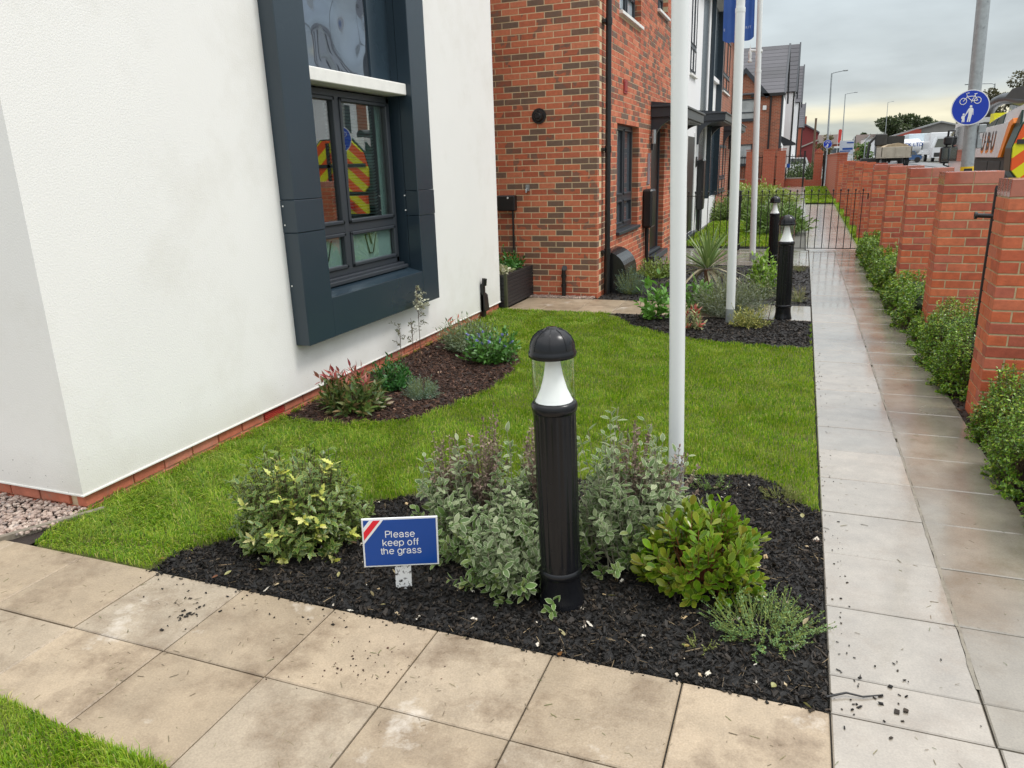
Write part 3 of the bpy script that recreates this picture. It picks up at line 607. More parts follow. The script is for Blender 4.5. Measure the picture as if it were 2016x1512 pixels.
# 1 variegated holly-leaved shrub
t = thing('variegated_shrub', 'rounded spiny shrub with cream-edged dark leaves and yellow shoots, left of the blue sign', 'shrub')
C = shoots(430, -2.11, 2.60, 0, .34, .30, .47, zlow=-.2, fill=.62, lumps=.06, base=.45); C[:, :, 2] = np.maximum(C[:, :, 2], .01)
stemmesh('stem', C, .004, .0015, M_twig, t)
M_holly = leafmat('variegated leaf', [(.05, .11, .018), (.08, .16, .025), (.15, .22, .045), (.04, .09, .02)], rim=(.44, .47, .13), rimpos=.84, rough=.35)
foliage(t, 'foliage', leaves_on(C, 10, .55, 1.25, .95, jitter=.5, upn=.5), (.028, .050), (.42, .56), HOLLY, M_holly, .18, .25, single=290)
idx = np.argsort(((C[:, -1]-CAM)**2).sum(1)+.0*rs.rand(len(C)))[:150]; idx = rs.choice(idx, 22, False)
foliage(t, 'yellow_shoots', leaves_on(C[idx], 5, .94, 1.0, .5, jitter=.4), (.036, .058), (.40, .52), HOLLY, leafmat('yellow leaf', [(.62, .62, .10), (.55, .60, .16), (.66, .60, .28)]), .15, .2, single=160, lname='yellow_leaf')

# 2 grey-green felted shrubs round the near bollard
M_felt = leafmat('felted grey leaf', [(.10, .165, .05), (.145, .21, .075), (.07, .13, .03), (.22, .28, .13), (.30, .34, .19)], rim=(.48, .53, .34), rimpos=.82, rough=.6)
M_feltlow = leafmat('green felted leaf', [(.10, .19, .04), (.14, .24, .05), (.22, .27, .08)], rim=(.45, .52, .30), rimpos=.80, rough=.55)
M_dry = mat('dry seedhead', [(.20, .12, .10), (.32, .24, .18), (.13, .085, .07), (.26, .25, .14)], rough=.8, nvar=.2, nscale=60)
def felt(label, x, y, rx, ry, h, n, single, dry, g='grey felted shrubs around the nearest bollard'):
    t = thing('felted_shrub', label, 'shrub', group=g)
    C = shoots(n, x, y, 0, rx, ry, h, zlow=-.16, fill=.5, lumps=.26, base=.7); C += rs.normal(0, .012, C.shape)*np.linspace(0, 1, 6)[None, :, None]; C[:, :, 2] = np.maximum(C[:, :, 2], .012); stemmesh('stem', C, .003, .0014, TW('pale stem', [(.30, .30, .22), (.22, .20, .13)]), t)
    hi = C[:, -1, 2] > h*.42
    foliage(t, 'foliage', leaves_on(C[hi], 15, .45, 1.3, .95, jitter=.5, upn=.6), (.028, .052), (.40, .52), OVAL, M_felt, .12, .18, single=single)
    if (~hi).any(): foliage(t, 'lower_foliage', leaves_on(C[~hi], 10, .5, 1.1, .6, jitter=.3), (.030, .052), (.45, .58), OVAL, M_feltlow, .15, .15, single=60, lname='lower_leaf')
    if dry:
        for (dx, dy, dh, m_) in dry:
            D = shoots(m_, x+dx, y+dy, h*.35, .13, .12, dh, zlow=.2, fill=.6, shape=.2); stemmesh('dry_stem', D, .002, .001, M_dry, t)
            # branching dry heads
            foliage(t, 'dry_heads', leaves_on(D, 40, .25, 1.2, .8, jitter=.9), (.008, .022), (.35, .7), SMALL, M_dry, 0, .3)
    return t
felt('grey-green felted shrub between the blue sign and the nearest bollard, with brown dead flower stalks', -1.26, 2.80, .35, .28, .48, 180, 240, [(-.02, .10, .44, 60), (.26, .12, .52, 50), (-.20, .08, .36, 40)])
felt('tall grey-green felted shrub behind the nearest bollard on its right side', -.64, 2.92, .36, .30, .58, 215, 240, [(.03, .10, .44, 40), (.2, .1, .3, 24)])
felt('low felted shrub with green lower leaves at the left foot of the nearest bollard', -.98, 2.52, .24, .19, .34, 105, 150, None)
felt('sprawling felted shrub at the foot of the nearest flagpole', -.56, 3.00, .22, .20, .34, 90, 150, None)

# 3 glossy bright green shrub
t = thing('glossy_shrub', 'bright green shrub with upright glossy leaves and reddish stems, right of the nearest bollard', 'shrub')
C = shoots(130, -.275, 2.74, 0, .25, .20, .375, zlow=-.06, fill=.62, lumps=.08, base=.3); stemmesh('stem', C, .003, .0015, M_rtwig, t)
M_glossy = leafmat('glossy olive leaf', [(.11, .24, .010), (.17, .32, .015), (.23, .26, .025), (.09, .20, .010), (.28, .25, .035)], rim=(.40, .52, .07), rimpos=.9, rough=.25, transl=.3)
foliage(t, 'foliage', leaves_on(C, 12, .64, 1.25, .5, jitter=.3), (.036, .062), (.42, .54), OBOV, M_glossy, -.10, .28, single=298)
# 4 trailing herb
def herb(name, label, x, y, rx, ry, h, n, L, cols, per=22, cat='plant', prof=SMALL, wd=(.3, .5), stemm=M_gtwig, zlow=0, s0=.3, group=None, single=0, fill=.5, poly=None, ang=1.0, base=.3, jit=.6, rim=None, droop=.1):
    t = thing(name, label, cat, group=group); z = bz(x, y, poly) if poly else 0
    C = shoots(n, x, y, z, rx, ry, h, zlow=zlow, fill=fill, base=base); stemmesh('stem', C, .0022, .001, stemm, t)
    foliage(t, 'foliage', leaves_on(C, per, s0, ang, .5, jitter=jit), L, wd, prof, leafmat(name+' leaf '+str(abs(hash(label)) % 997), cols, rim=rim) if rim else leafmat(label[:40], cols), droop, .2, single=single); return t, C
herb('trailing_herb', 'feathery blue-green herb with yellow-green stems at the path corner of the front bed', -.02, 2.52, .24, .20, .16, 170, (.007, .016), [(.13, .25, .08), (.18, .31, .11), (.26, .32, .06)], 22, s0=.25, poly=BED, base=.5)
herb('trailing_herb', 'tiny yellowing sprig lying on the black mulch below the glossy shrub', -.22, 2.33, .07, .05, .05, 16, (.005, .012), [(.25, .30, .06), (.2, .2, .07)], 14, poly=BED)
herb('mossy_clump', 'small olive clump at the lawn edge near the side path', .02, 3.72, .14, .10, .07, 90, (.006, .014), [(.13, .15, .03), (.2, .18, .05), (.1, .14, .02)], 14, poly=BED)
herb('trailing_herb', 'sparse green weed at the mulch edge behind the nearest flagpole', -.33, 3.72, .12, .06, .12, 18, (.01, .02), [(.10, .2, .03), (.14, .24, .05)], 12, poly=BED)
# window bed
t, C = herb('nandina', 'red and green leafed shrub at the near end of the window bed', -2.95, 4.37, .26, .21, .27, 100, (.05, .09), [(.05, .11, .02), (.09, .15, .03), (.13, .17, .04), (.20, .12, .05)], 8, prof=LANCE, wd=(.28, .36), s0=.5, poly=BED1, single=220, jit=.4)
redC = C[(C[:, -1, 2] > .17)][:22]; redC = redC+np.array([-.04, .03, .05]); foliage(t, 'red_shoots', leaves_on(redC, 5, .82, .9, .4, jitter=.4), (.05, .08), (.28, .38), LANCE, leafmat('red leaf', [(.36, .04, .05), (.42, .10, .09), (.3, .12, .07), (.45, .2, .16)]), .1, .2, single=100, lname='red_leaf')
herb('green_shrub', 'small deep green shrub in the middle of the window bed', -2.96, 4.95, .18, .16, .28, 80, (.03, .05), [(.03, .12, .02), (.05, .18, .03), (.02, .09, .02)], 10, prof=OVAL, wd=(.35, .5), poly=BED1)
herb('lavender', 'small grey-green lavender tuft at the front of the window bed', -2.62, 4.80, .16, .14, .17, 170, (.012, .028), [(.16, .24, .16), (.2, .29, .2), (.12, .2, .14)], 18, wd=(.12, .2), poly=BED1)
herb('lavender', 'tiny blue-green conifer sprig in the window bed', -2.78, 4.95, .05, .05, .17, 26, (.01, .02), [(.10, .22, .17), (.14, .26, .2)], 16, wd=(.15, .25), poly=BED1)
t = thing('whispy_sapling', 'thin stemmed sapling with tiny cream flowers in front of the dark window frame', 'sapling')
for sx_, hh, seg in ((0, .66, 0), (-.16, .36, 1), (-.06, .40, 2)):
    x0, y0 = -3.18+sx_*.6, 5.86+sx_*1.2; m = 22 if seg == 0 else 9
    main = np.array([[(x0, y0, 0), (x0+.005, y0, hh*.25), (x0, y0+.01, hh*.5), (x0+.01, y0, hh*.75), (x0+.005, y0, hh*.9), (x0, y0, hh)]]); stemmesh('stem', main, .004, .0015, M_twig, t, None)
    b = np.stack([np.full(m, x0), np.full(m, y0), rs.uniform(hh*.4, hh, m)], 1); e = b+np.stack([rs.uniform(-.09, .09, m), rs.uniform(-.13, .13, m), rs.uniform(.0, .08, m)], 1)
    s = np.linspace(0, 1, 6)[None, :, None]; br = b[:, None]*(1-s)+e[:, None]*s+np.array([0, 0, .02])*np.sin(s*3.14); stemmesh('branch', br, .0015, .0008, M_twig, t)
    foliage(t, 'foliage', leaves_on(br, 11, .2, 1, .5, jitter=.6), (.014, .026), (.4, .6), SMALL, leafmat('grey sapling leaf', [(.12, .15, .08), (.2, .17, .09), (.10, .13, .06)]), .1, .2)
    if seg == 0:
        hi = br[b[:, 2] > hh*.62]; foliage(t, 'flowers', leaves_on(hi, 9, .4, 1, .5, jitter=.8), (.016, .028), (.7, 1), SMALL, leafmat('cream flower', [(.62, .62, .42), (.7, .7, .55)]), .1, .2)
herb('silver_shrub', 'mottled silvery shrub with a pink tip at the far end of the window bed', -2.90, 6.30, .36, .26, .34, 240, (.025, .05), [(.16, .22, .12), (.24, .30, .19), (.11, .17, .08), (.32, .36, .18)], 10, prof=LANCE, wd=(.22, .35), poly=BED1)
herb('red_tip', 'single coral red shoot against the brick plinth behind the silvery shrub', -3.22, 6.66, .08, .06, .30, 7, (.04, .06), [(.60, .13, .10), (.65, .2, .12)], 5, prof=LANCE, s0=.85, poly=BED1)
t, C = herb('blue_flowered_shrub', 'leafy green shrub with pale violet-blue flowers in the window bed', -2.50, 5.95, .30, .26, .31, 120, (.035, .06), [(.07, .2, .03), (.11, .27, .04), (.05, .15, .03)], 9, prof=OVAL, wd=(.4, .5), poly=BED1)
fc = C[C[:, -1, 2] > .16][:20]; foliage(t, 'flowers', leaves_on(fc, 30, .94, 1.4, .6, jitter=.8), (.012, .02), (.6, .9), SMALL, leafmat('violet flower', [(.30, .32, .66), (.42, .44, .76)]), .0, .2)
# flagpole bed and door bed
herb('lavender', 'rounded grey lavender beside the black downpipe on the brick corner', -2.05, 9.8, .25, .22, .36, 240, (.02, .045), [(.10, .17, .13), (.14, .22, .17), (.08, .14, .11)], 12, wd=(.10, .16), cat='lavender', s0=.4, ang=.5, fill=.6)
herb('lime_shrub', 'low lime green shrub under the ground-floor window of the brick house', -2.0, 11.4, .36, .34, .34, 150, (.03, .05), [(.17, .27, .03), (.25, .33, .05), (.10, .2, .02)], 8, prof=OVAL)
t, C = herb('tall_leafy_plant', 'tall light green plant with broad leaves just left of the nearest white flagpole', -1.42, 8.15, .20, .16, .60, 26, (.06, .11), [(.12, .30, .03), (.17, .38, .06), (.08, .2, .02)], 8, prof=OVAL, wd=(.45, .6), s0=.3, base=.4, single=180, jit=.4)
herb('tall_leafy_plant', 'green leafy plant showing just right of the nearest white flagpole', -1.05, 8.75, .22, .2, .42, 40, (.05, .09), [(.10, .25, .03), (.14, .3, .05)], 8, prof=OVAL, wd=(.45, .6))
herb('silver_bush', 'broad silvery grey bush behind the middle flagpole', -.68, 8.55, .48, .34, .52, 480, (.025, .05), [(.20, .24, .17), (.28, .32, .24), (.14, .17, .10), (.24, .25, .17)], 12, prof=LANCE, wd=(.15, .25), fill=.45)
t, C = herb('red_variegated_plant', 'small plant with crimson and cream leaves at the front of the flagpole bed', -.98, 7.75, .15, .12, .24, 30, (.05, .085), [(.24, .30, .12), (.45, .42, .22), (.15, .24, .06)], 8, prof=LANCE, wd=(.24, .34), single=120)
foliage(t, 'red_shoots', leaves_on(C[:13], 6, .8, .8, .3, jitter=.3), (.05, .08), (.28, .38), LANCE, leafmat('crimson leaf', [(.42, .03, .04), (.5, .06, .05), (.5, .25, .2)]), .1, .2, single=70, lname='red_leaf')
herb('gold_shrub', 'yellow-flecked shrub between the middle flagpole and the second bollard', -.42, 7.95, .24, .18, .26, 120, (.02, .04), [(.15, .2, .03), (.38, .36, .07), (.5, .46, .14), (.08, .13, .02)], 10, prof=LANCE, wd=(.25, .4))
herb('lime_plant', 'bright lime leafed plant left of the second bollard', -.42, 10.6, .24, .22, .50, 60, (.05, .085), [(.20, .36, .03), (.28, .44, .05), (.12, .26, .03)], 9, prof=OVAL, wd=(.4, .5))
herb('speckled_shrub', 'low dark green speckled shrub left of the second bollard foot', -.42, 9.8, .26, .22, .28, 130, (.02, .04), [(.06, .12, .03), (.12, .17, .06), (.35, .34, .18)], 9, prof=OVAL)
herb('pale_grass_tuft', 'thin pale yellow tuft on the mulch right of the second bollard', .05, 9.6, .13, .11, .20, 50, (.03, .07), [(.40, .36, .18), (.28, .27, .1)], 4, wd=(.06, .1), s0=.4)
herb('pale_grass_tuft', 'small rusty tuft under the second bollard glass, beside the path', .05, 12.4, .12, .2, .15, 40, (.03, .06), [(.20, .15, .06), (.14, .16, .05)], 5, wd=(.08, .12), s0=.4)
# cordyline
t = thing('cordyline', 'spiky cordyline with sword leaves on a short trunk between the flagpoles', 'plant')
MB().tube([(-1.06, 9.7, 0), (-1.05, 9.69, .18), (-1.06, 9.7, .36)], [.045, .035, .04], 9).build('trunk', mat('brown fibrous trunk', (.13, .065, .035), rough=.85, nvar=.3, nscale=50, bump=.006), t)
M_cord = leafmat('sword leaf', [(.16, .24, .06), (.10, .19, .045), (.22, .30, .10)], rim=(.30, .36, .16), rimpos=.8)
M_cordp = leafmat('pale sword leaf', [(.30, .28, .16), (.40, .34, .24), (.2, .22, .1)])
n = 78; az = rs.uniform(0, 6.28, n); el_ = np.linspace(1.45, -.25, n)+rs.normal(0, .1, n)
d = np.stack([np.cos(az)*np.cos(el_), np.sin(az)*np.cos(el_), np.sin(el_)], 1); nm = np.stack([-np.cos(az)*np.sin(el_), -np.sin(az)*np.sin(el_), np.cos(el_)], 1)
pos = np.array([-1.06, 9.7, .36])+d*.03
SW = [(.12, .8), (.35, 1), (.6, .85), (.82, .5)]
for k, sl in ((0, slice(0, 52)), (1, slice(52, 78))):
    foliage(t, 'sword_leaves', (pos[sl], d[sl], nm[sl]), (.42, .62), (.055, .075), SW, M_cord if k == 0 else M_cordp, .12 if k == 0 else .45, .3, single=60)
# box hedge bushes
M_box = leafmat('box leaf', [(.045, .125, .010), (.10, .22, .012), (.18, .33, .020), (.30, .44, .04), (.36, .34, .06)], stops=[0, .3, .65, .9, 1], rough=.3, nscale=2.2, nvar=.2)
def bush(x, y, rx, ry, h, n, L, label):
    rx *= 1.16; ry *= 1.28; h *= 1.24; x -= .02; n = int(n*(2.2 if y < 8 else 1.3)); k_ = 1.3 if y < 8 else 1.6; L = (L[0]*k_, L[1]*k_)
    t = thing('box_bush', label, 'bush', group='clipped box bushes between the brick piers')
    C = shoots(n, x, y, 0, rx, ry, h, zlow=-.28, fill=.84, lumps=.05, base=.8, pw=.5); C[:, :, 2] = np.maximum(C[:, :, 2], -.01); stemmesh('stem', C, .003, .001, M_twig, t)
    foliage(t, 'foliage', leaves_on(C, 24, .66, 1.35, 1.0, jitter=.7), L, (.45, .6), SMALL, M_box, .1, .2)
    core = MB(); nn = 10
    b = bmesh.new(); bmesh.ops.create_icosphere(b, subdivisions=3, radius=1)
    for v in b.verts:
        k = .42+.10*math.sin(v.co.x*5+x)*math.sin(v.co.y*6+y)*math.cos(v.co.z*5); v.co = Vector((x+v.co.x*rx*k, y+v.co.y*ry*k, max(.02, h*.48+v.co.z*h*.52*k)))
    me = bpy.data.meshes.new('bush_core'); b.to_mesh(me); b.free(); link('bush_core', me, mat('dark bush core', [(.02, .035, .01)], rough=.95, nvar=.5, nscale=40, bump=.02, bscale=60), t)  # added solid core, coloured dark like the bush interior, blocks see-through
bl = [(1.42, 3.62, .30, .30, .42, 330, (.010, .019), 'nearest box bush at the right edge, at the foot of the first brick pier'),
      (1.40, 4.22, .33, .34, .46, 360, (.010, .019), 'full box bush directly below the first brick pier'),
      (1.38, 4.86, .27, .27, .40, 260, (.010, .019), 'box bush just short of the first brick pier'),
      (1.36, 6.05, .30, .33, .47, 330, (.012, .021), 'large box bush between the first and second brick piers, nearer one'),
      (1.32, 6.75, .27, .32, .46, 300, (.012, .021), 'thin topped box bush hiding the foot of the second brick pier'),
      (1.28, 8.25, .27, .32, .40, 260, (.013, .024), 'box bush just beyond the second brick pier'),
      (1.27, 9.1, .26, .36, .40, 260, (.013, .024), 'box bush in front of the third brick pier'),
      (1.26, 10.7, .25, .36, .38, 240, (.015, .026), 'box bush beyond the third brick pier'),
      (1.26, 11.6, .25, .40, .40, 240, (.015, .026), 'box bush in front of the fourth brick pier'),
      (1.26, 13.2, .24, .40, .38, 220, (.016, .028), 'box bush between the fourth and fifth brick piers'),
      (1.25, 14.3, .22, .45, .36, 220, (.016, .028), 'last box bush, beside the end of the low metal railing')]
bl += [(1.22, 7.5, .17, .30, .24, 110, (.013, .022), 'low box growth closing the gap at the foot of the second brick pier'),
       (1.20, 9.9, .17, .32, .24, 100, (.014, .024), 'low box growth closing the gap at the foot of the third brick pier'),
       (1.20, 12.4, .17, .34, .24, 90, (.015, .026), 'low box growth closing the gap at the foot of the fourth brick pier')]
for a in bl: bush(*a)

# ------------------------------------------------------------------ brick piers
def pier(x, y, top, label, obj=True):
    t = thing('brick_pier', label, 'pier', (x, y, 0), group='red brick piers along the road side of the path')
    w, d = .44, .33; base = -.03; zc = top-.1125; rows = int((zc-base)/.075); z0 = zc-rows*.075
    MB().box(.004, w-.004, .004, d-.004, -.1, top-.006).build('mortar_core', M_mortar2, t)
    B = []
    for r in range(rows):
        z = z0+r*.075+.005
        if r % 2 == 0: pc = [(0, 0, .215, .1025), (.225, 0, .215, .1025), (0, .1125, .1025, .2175), (w-.1025, .1125, .1025, .2175)]
        else: pc = [(0, 0, .1025, .215), (.1125, 0, .215, .1025), (w-.1025, 0, .1025, .215), (0, .225, .215, .105), (.225, .225, .215, .105)]
        B += [(a, b_, l, dd, z, .065) for a, b_, l, dd in pc]
    for k in range(4):
        B += [(j*.2225, k*.0835, .2175, .079, zc+.006, .1025) for j in (0, 1)]
    if obj:
        for a, b_, l, dd, z, h in B: brick_obj(t, M_cop if h > .1 else M_pier, a, b_, z, l, dd, h)
    else: link('bricks', boxes('bricks', [(a, a+l, b_, b_+dd, z, z+h) for a, b_, l, dd, z, h in B]), M_pier, t, 'stuff')
PY_ = [5.25, 7.54, 9.88, 12.2, 14.75, 17.35, 20.1, 22.95, 25.8, 28.8]
ordn = ['first', 'second', 'third', 'fourth', 'fifth', 'sixth', 'seventh', 'eighth', 'ninth', 'tenth']
for i, y in enumerate(PY_):
    lb = ['nearest red brick pier, cut by the right edge, black railing post behind it', 'second brick pier from the right, the widest one in full view', 'third brick pier from the right, in front of the blue pole sign'][i] if i < 3 else ordn[i]+' red brick pier counted from the nearest one along the path'
    pier(1.15, y, 1.52+.0035*(y-5), lb, i < 5)
lw = thing('boundary_wall', 'long red brick wall running on beyond the last free-standing pier', 'wall')
MB().box(1.15, 1.5, 31.5, 45.5, 0, 1.84).build('wall', M_far_red, lw); MB().box(1.13, 1.52, 31.48, 45.52, 1.84, 1.90).build('coping', M_far_red, lw)
# railing end behind the first pier
t = thing('railing_panel', 'black metal railing end with a round latch beside the nearest brick pier', 'railing', (1.28, 6.22, 0))
MB().box(-.012, .012, -.012, .012, .0, 1.42).build('post', M_blackm, t); MB().tube([(0, 0, 1.42), (0, 0, 1.45)], [.016, .010], 8).build('finial', M_blackm, t)
MB().tube([(.0, 0, 1.24), (-.10, 0, 1.245)], .016, 10).tube([(-.10, 0, 1.245), (-.115, 0, 1.245)], .026, 12).build('latch', M_blackm, t)
for k in range(1, 4): MB().box(k*.1-.006, k*.1+.006, -.006, .006, .05, 1.40).build('bar', M_blackm, t)
MB().box(.012, .34, -.015, .015, 1.27, 1.30).box(.012, .34, -.015, .015, .08, .11).build('rail', M_blackm, t)

# ------------------------------------------------------------------ bollard lights
def bollard(x, y, label, sc=1.0):
    t = thing('bollard_light', label, 'bollard', (x, y, 0), group='black garden bollard lights'); t.rotation_euler = (0, rad(-1.3), 0); n = 48
    b = MB().lathe([(.092, -.02), (.092, .012), (.086, .03), (.080, .07), (.079, .12), (.079, .128)], 40).lathe([(.083, .128), (.086, .134), (.086, .150), (.080, .157)], 40)
    b.build('base', M_boll, t)
    # fluted column
    n = 96; vs = []; fs = []
    zs = [.157, .175, .19, .765, .78, .80]
    for i, z in enumerate(zs):
        for k in range(n):
            a = 2*math.pi*k/n; fl = 0 if i in (0, 5) else -.0042*max(0, math.sin(a*16))**.6*(0 if i in (0, 5) else 1)
            if i in (1, 4): fl *= .5
            vs.append(((.079+fl)*math.cos(a), (.079+fl)*math.sin(a), z))
    for i in range(len(zs)-1):
        for k in range(n): fs.append((i*n+k, i*n+(k+1) % n, (i+1)*n+(k+1) % n, (i+1)*n+k))
    MB().add(vs, fs, True).build('column', M_boll, t)
    MB().lathe([(.079, .795), (.083, .80), (.0855, .812), (.0855, .826), (.082, .832), (.078, .838), (.0, .838)], 48).build('collar', M_boll, t)
    MB().lathe([(.070, .838), (.066, .845), (.050, .88), (.036, .93), (.027, .985), (.024, 1.01)], 32).build('reflector_cone', M_cone, t)
    MB().lathe([(.077, .836), (.077, 1.01)], 48).build('glass_cylinder', M_glassc, t)
    c = MB().lathe([(.0, 1.004), (.082, 1.004), (.087, 1.008), (.088, 1.022), (.084, 1.028), (.083, 1.035), (.079, 1.058), (.068, 1.08), (.050, 1.097), (.028, 1.106), (.020, 1.107), (.018, 1.113), (.0, 1.114)], 48)
    cap = c.build('cap', M_boll, t)
    for k in range(8):
        a = k*math.pi/4+.2; pts = [(r*math.cos(a), r*math.sin(a), z+.0008) for r, z in ((.083, 1.035), (.079, 1.058), (.068, 1.08), (.050, 1.097), (.028, 1.106))]
        MB().tube(pts, .0018, 5).build('rib', M_boll, cap)
bollard(-.780, 2.475, 'nearest black fluted bollard light standing in the mulch behind the blue sign')
bollard(-.098, 8.50, 'second black bollard light standing beside the side path')
bollard(-.375, 13.2, 'furthest black bollard light, just in front of the metal railing')

# ------------------------------------------------------------------ flagpoles and flag
def flagpole(x, y, r, grey, label, lean, top=7.5):
    t = thing('flagpole', label, 'flagpole', (x, y, 0), group='white flagpoles in the garden beds'); t.rotation_euler = (0, lean, 0)
    MB().tube([(0, 0, -.05), (0, 0, grey)], r*1.02, 24).build('base_sleeve', M_galv, t)
    MB().tube([(0, 0, grey), (0, 0, 3.05)], [r, r*.98], 24).tube([(0, 0, 3.05), (0, 0, 3.09)], r*1.03, 24).tube([(0, 0, 3.09), (0, 0, top)], [r*.9, r*.7], 24).build('pole', M_pole, t); return t
flagpole(-.497, 3.57, .038, .20, 'nearest white flagpole rising from the mulch behind the nearest bollard', rad(-1.4))
flagpole(-.625, 8.14, .047, .155, 'middle white flagpole beside the silvery bush', rad(-1.1))
p3 = flagpole(-.72, 13.55, .050, .145, 'furthest white flagpole, carrying the blue flag', rad(-1.7))
b = MB().tube([(.06, 0, 3.37), (-.13, 0, 3.40)], .022, 8); b.build('flag_bracket', M_white, p3)
MB().lathe([(.0, 3.22), (.035, 3.22), (.032, 3.25), (.018, 3.27), (.028, 3.30), (.028, 3.38), (.012, 3.42), (0, 3.5)], 14, c=(-.13, 0)).build('flag_weight', M_white, p3)
fl = thing('flag', 'blue flag hanging folded in front of the far roofs between two flagpoles', 'flag', (-.83, 13.55, 0)); fl.rotation_euler = (0, rad(-1.7), 0)
nu, nv = 34, 22; vs = []; fs = []
def flagp(u, v):
    z = 3.60+v*1.7-(.05*math.sin(u*3)*(1-v))-.02*abs(math.sin(u*9)); x = -.46*u+.03-.10*(1-v)*u*.2; y = .045*math.sin(u*11+v*1.5)+.02*math.sin(u*23)
    return (x, y, z)
for j in range(nv):
    for i in range(nu): vs.append(flagp(i/(nu-1), j/(nv-1)))
for j in range(nv-1):
    for i in range(nu-1): fs.append((j*nu+i, j*nu+i+1, (j+1)*nu+i+1, (j+1)*nu+i))
MB().add(vs, fs, True).build('cloth', M_flag, fl)
text('lettering', '& SPIRIT', .052, mat('flag lettering', (.5, .56, .7), rough=.6, nvar=0), fl, Matrix.Translation((-.13, -.075, 3.735)) @ Matrix.Rotation(rad(90), 4, 'X'), spacing=1.3)
text('lettering', 'E', .052, MATS['flag lettering'], fl, Matrix.Translation((-.425, -.075, 3.735)) @ Matrix.Rotation(rad(90), 4, 'X'))

# ------------------------------------------------------------------ the blue lawn sign
t = thing('lawn_sign', 'small blue sign reading Please keep off the grass, on a mud-splashed white stake', 'sign', (-1.425, 2.345, 0)); t.rotation_euler = (0, rad(1.2), rad(25))
sw, sh = .152, .108; zc = .222
MB().cbox(-sw, sw, -.004, .004, zc-sh, zc+sh, .001).build('board', M_white, t)
MB().box(-sw+.007, sw-.007, -.0055, -.0042, zc-sh+.007, zc+sh-.007).build('blue_panel', M_sign, t)
def dg(a, b_, m, nm, k):
    x0, z1 = -sw+.007, zc+sh-.007; MB().prism([(x0+a, z1), (x0+b_, z1), (x0, z1-b_*1.27), (x0, z1-a*1.27)], 'y', -.0068-k, -.0056-k).build(nm, m, t)
dg(.024, .080, M_white, 'white_stripe', 0); dg(.040, .068, M_signred, 'red_stripe', .0008)
def arc(cx_, cz_, rx, rz, a0, a1, n=9): return [(cx_+rx*math.cos(rad(a0+(a1-a0)*i/(n-1))), cz_+rz*math.sin(rad(a0+(a1-a0)*i/(n-1)))) for i in range(n)]
EL = lambda cx_: [arc(cx_, .26, .21, .26, 0, 360, 19)]
GL = {'P': ([[(0, 0), (0, .72)], [(0, .72), (.27, .72)]+arc(.27, .535, .185, .185, 90, -90)+[(0, .35)]], .56), 'l': ([[(0, 0), (0, .72)]], .19),
 'e': ([[(.03, .27), (.45, .27)], [(.45, .27)]+arc(.24, .26, .215, .26, 8, 320, 15)], .57), 'a': ([[(.05, .37)]+arc(.21, .36, .18, .16, 160, 0)+[(.39, .08), (.45, .01)], [(.39, .31), (.2, .28)]+arc(.17, .14, .15, .135, 90, 270)+[(.3, .04), (.39, .13)]], .54),
 's': ([[(.37, .39), (.31, .49), (.20, .52), (.08, .48), (.05, .39), (.10, .31), (.22, .26), (.34, .21), (.38, .13), (.33, .03), (.20, 0), (.08, .03), (.03, .13)]], .49),
 'k': ([[(0, 0), (0, .72)], [(.36, .52), (0, .19)], [(.12, .31), (.38, 0)]], .46), 'p': ([[(0, -.2), (0, .52)]]+EL(.21), .55), 'o': (EL(.21), .55),
 'f': ([[(.10, 0), (.10, .58)]+arc(.21, .60, .11, .12, 180, 80), [(0, .5), (.24, .5)]], .28), 't': ([[(.10, .66), (.10, .12)]+arc(.19, .11, .09, .11, 180, 290), [(0, .5), (.24, .5)]], .29),
 'h': ([[(0, 0), (0, .72)], [(0, .30)]+arc(.185, .33, .185, .19, 170, 0)+[(.37, 0)]], .53), 'g': (EL(.21)+[[(.42, .52), (.42, -.04)]+arc(.22, -.04, .20, .16, 0, -155)], .57), 'r': ([[(0, 0), (0, .52)], [(0, .30)]+arc(.17, .33, .17, .19, 170, 72)], .30), ' ': ([], .24)}
def stroke_line(s, size, zc_, w_=.088):
    adv = sum(GL[c][1]+.025 for c in s)-.12; x = -adv/2*size; b = MB(); n_ = 0
    for c in s:
        for pl in GL[c][0]:
            P_ = [Vector((x+p[0]*size, 0, zc_+(p[1]-.27)*size)) for p in pl]; L_ = []; n_ += 1; y = -.0058-.00006*(n_ % 5)
            closed = (P_[0]-P_[-1]).length < 1e-6
            for i_, p in enumerate(P_):
                a_ = P_[i_-1] if i_ else (P_[-2] if closed else p); c_ = P_[i_+1] if i_ < len(P_)-1 else (P_[1] if closed else p)
                d_ = (c_-a_).normalized(); nn_ = Vector((-d_.z, 0, d_.x))*w_*size*.5; L_ += [(p.x+nn_.x, y, p.z+nn_.z), (p.x-nn_.x, y, p.z-nn_.z)]
            b.add(L_, [(2*i_, 2*i_+1, 2*i_+3, 2*i_+2) for i_ in range(len(P_)-1)])
        x += (GL[c][1]+.025)*size
    return b
for s, dz in (('Please', .037), ('keep off', 0), ('the grass', -.037)):
    stroke_line(s, .0395, zc-.003+dz).build('lettering', M_white, t)
MB().cbox(-.030, .036, .005, .013, -.08, zc, .001).build('stake', mat('mud splashed white', (.78, .78, .76), rough=.5, nvar=.04, stain=(.03, .025, .02), sscale=60, slo=.55, shi=.58), t)

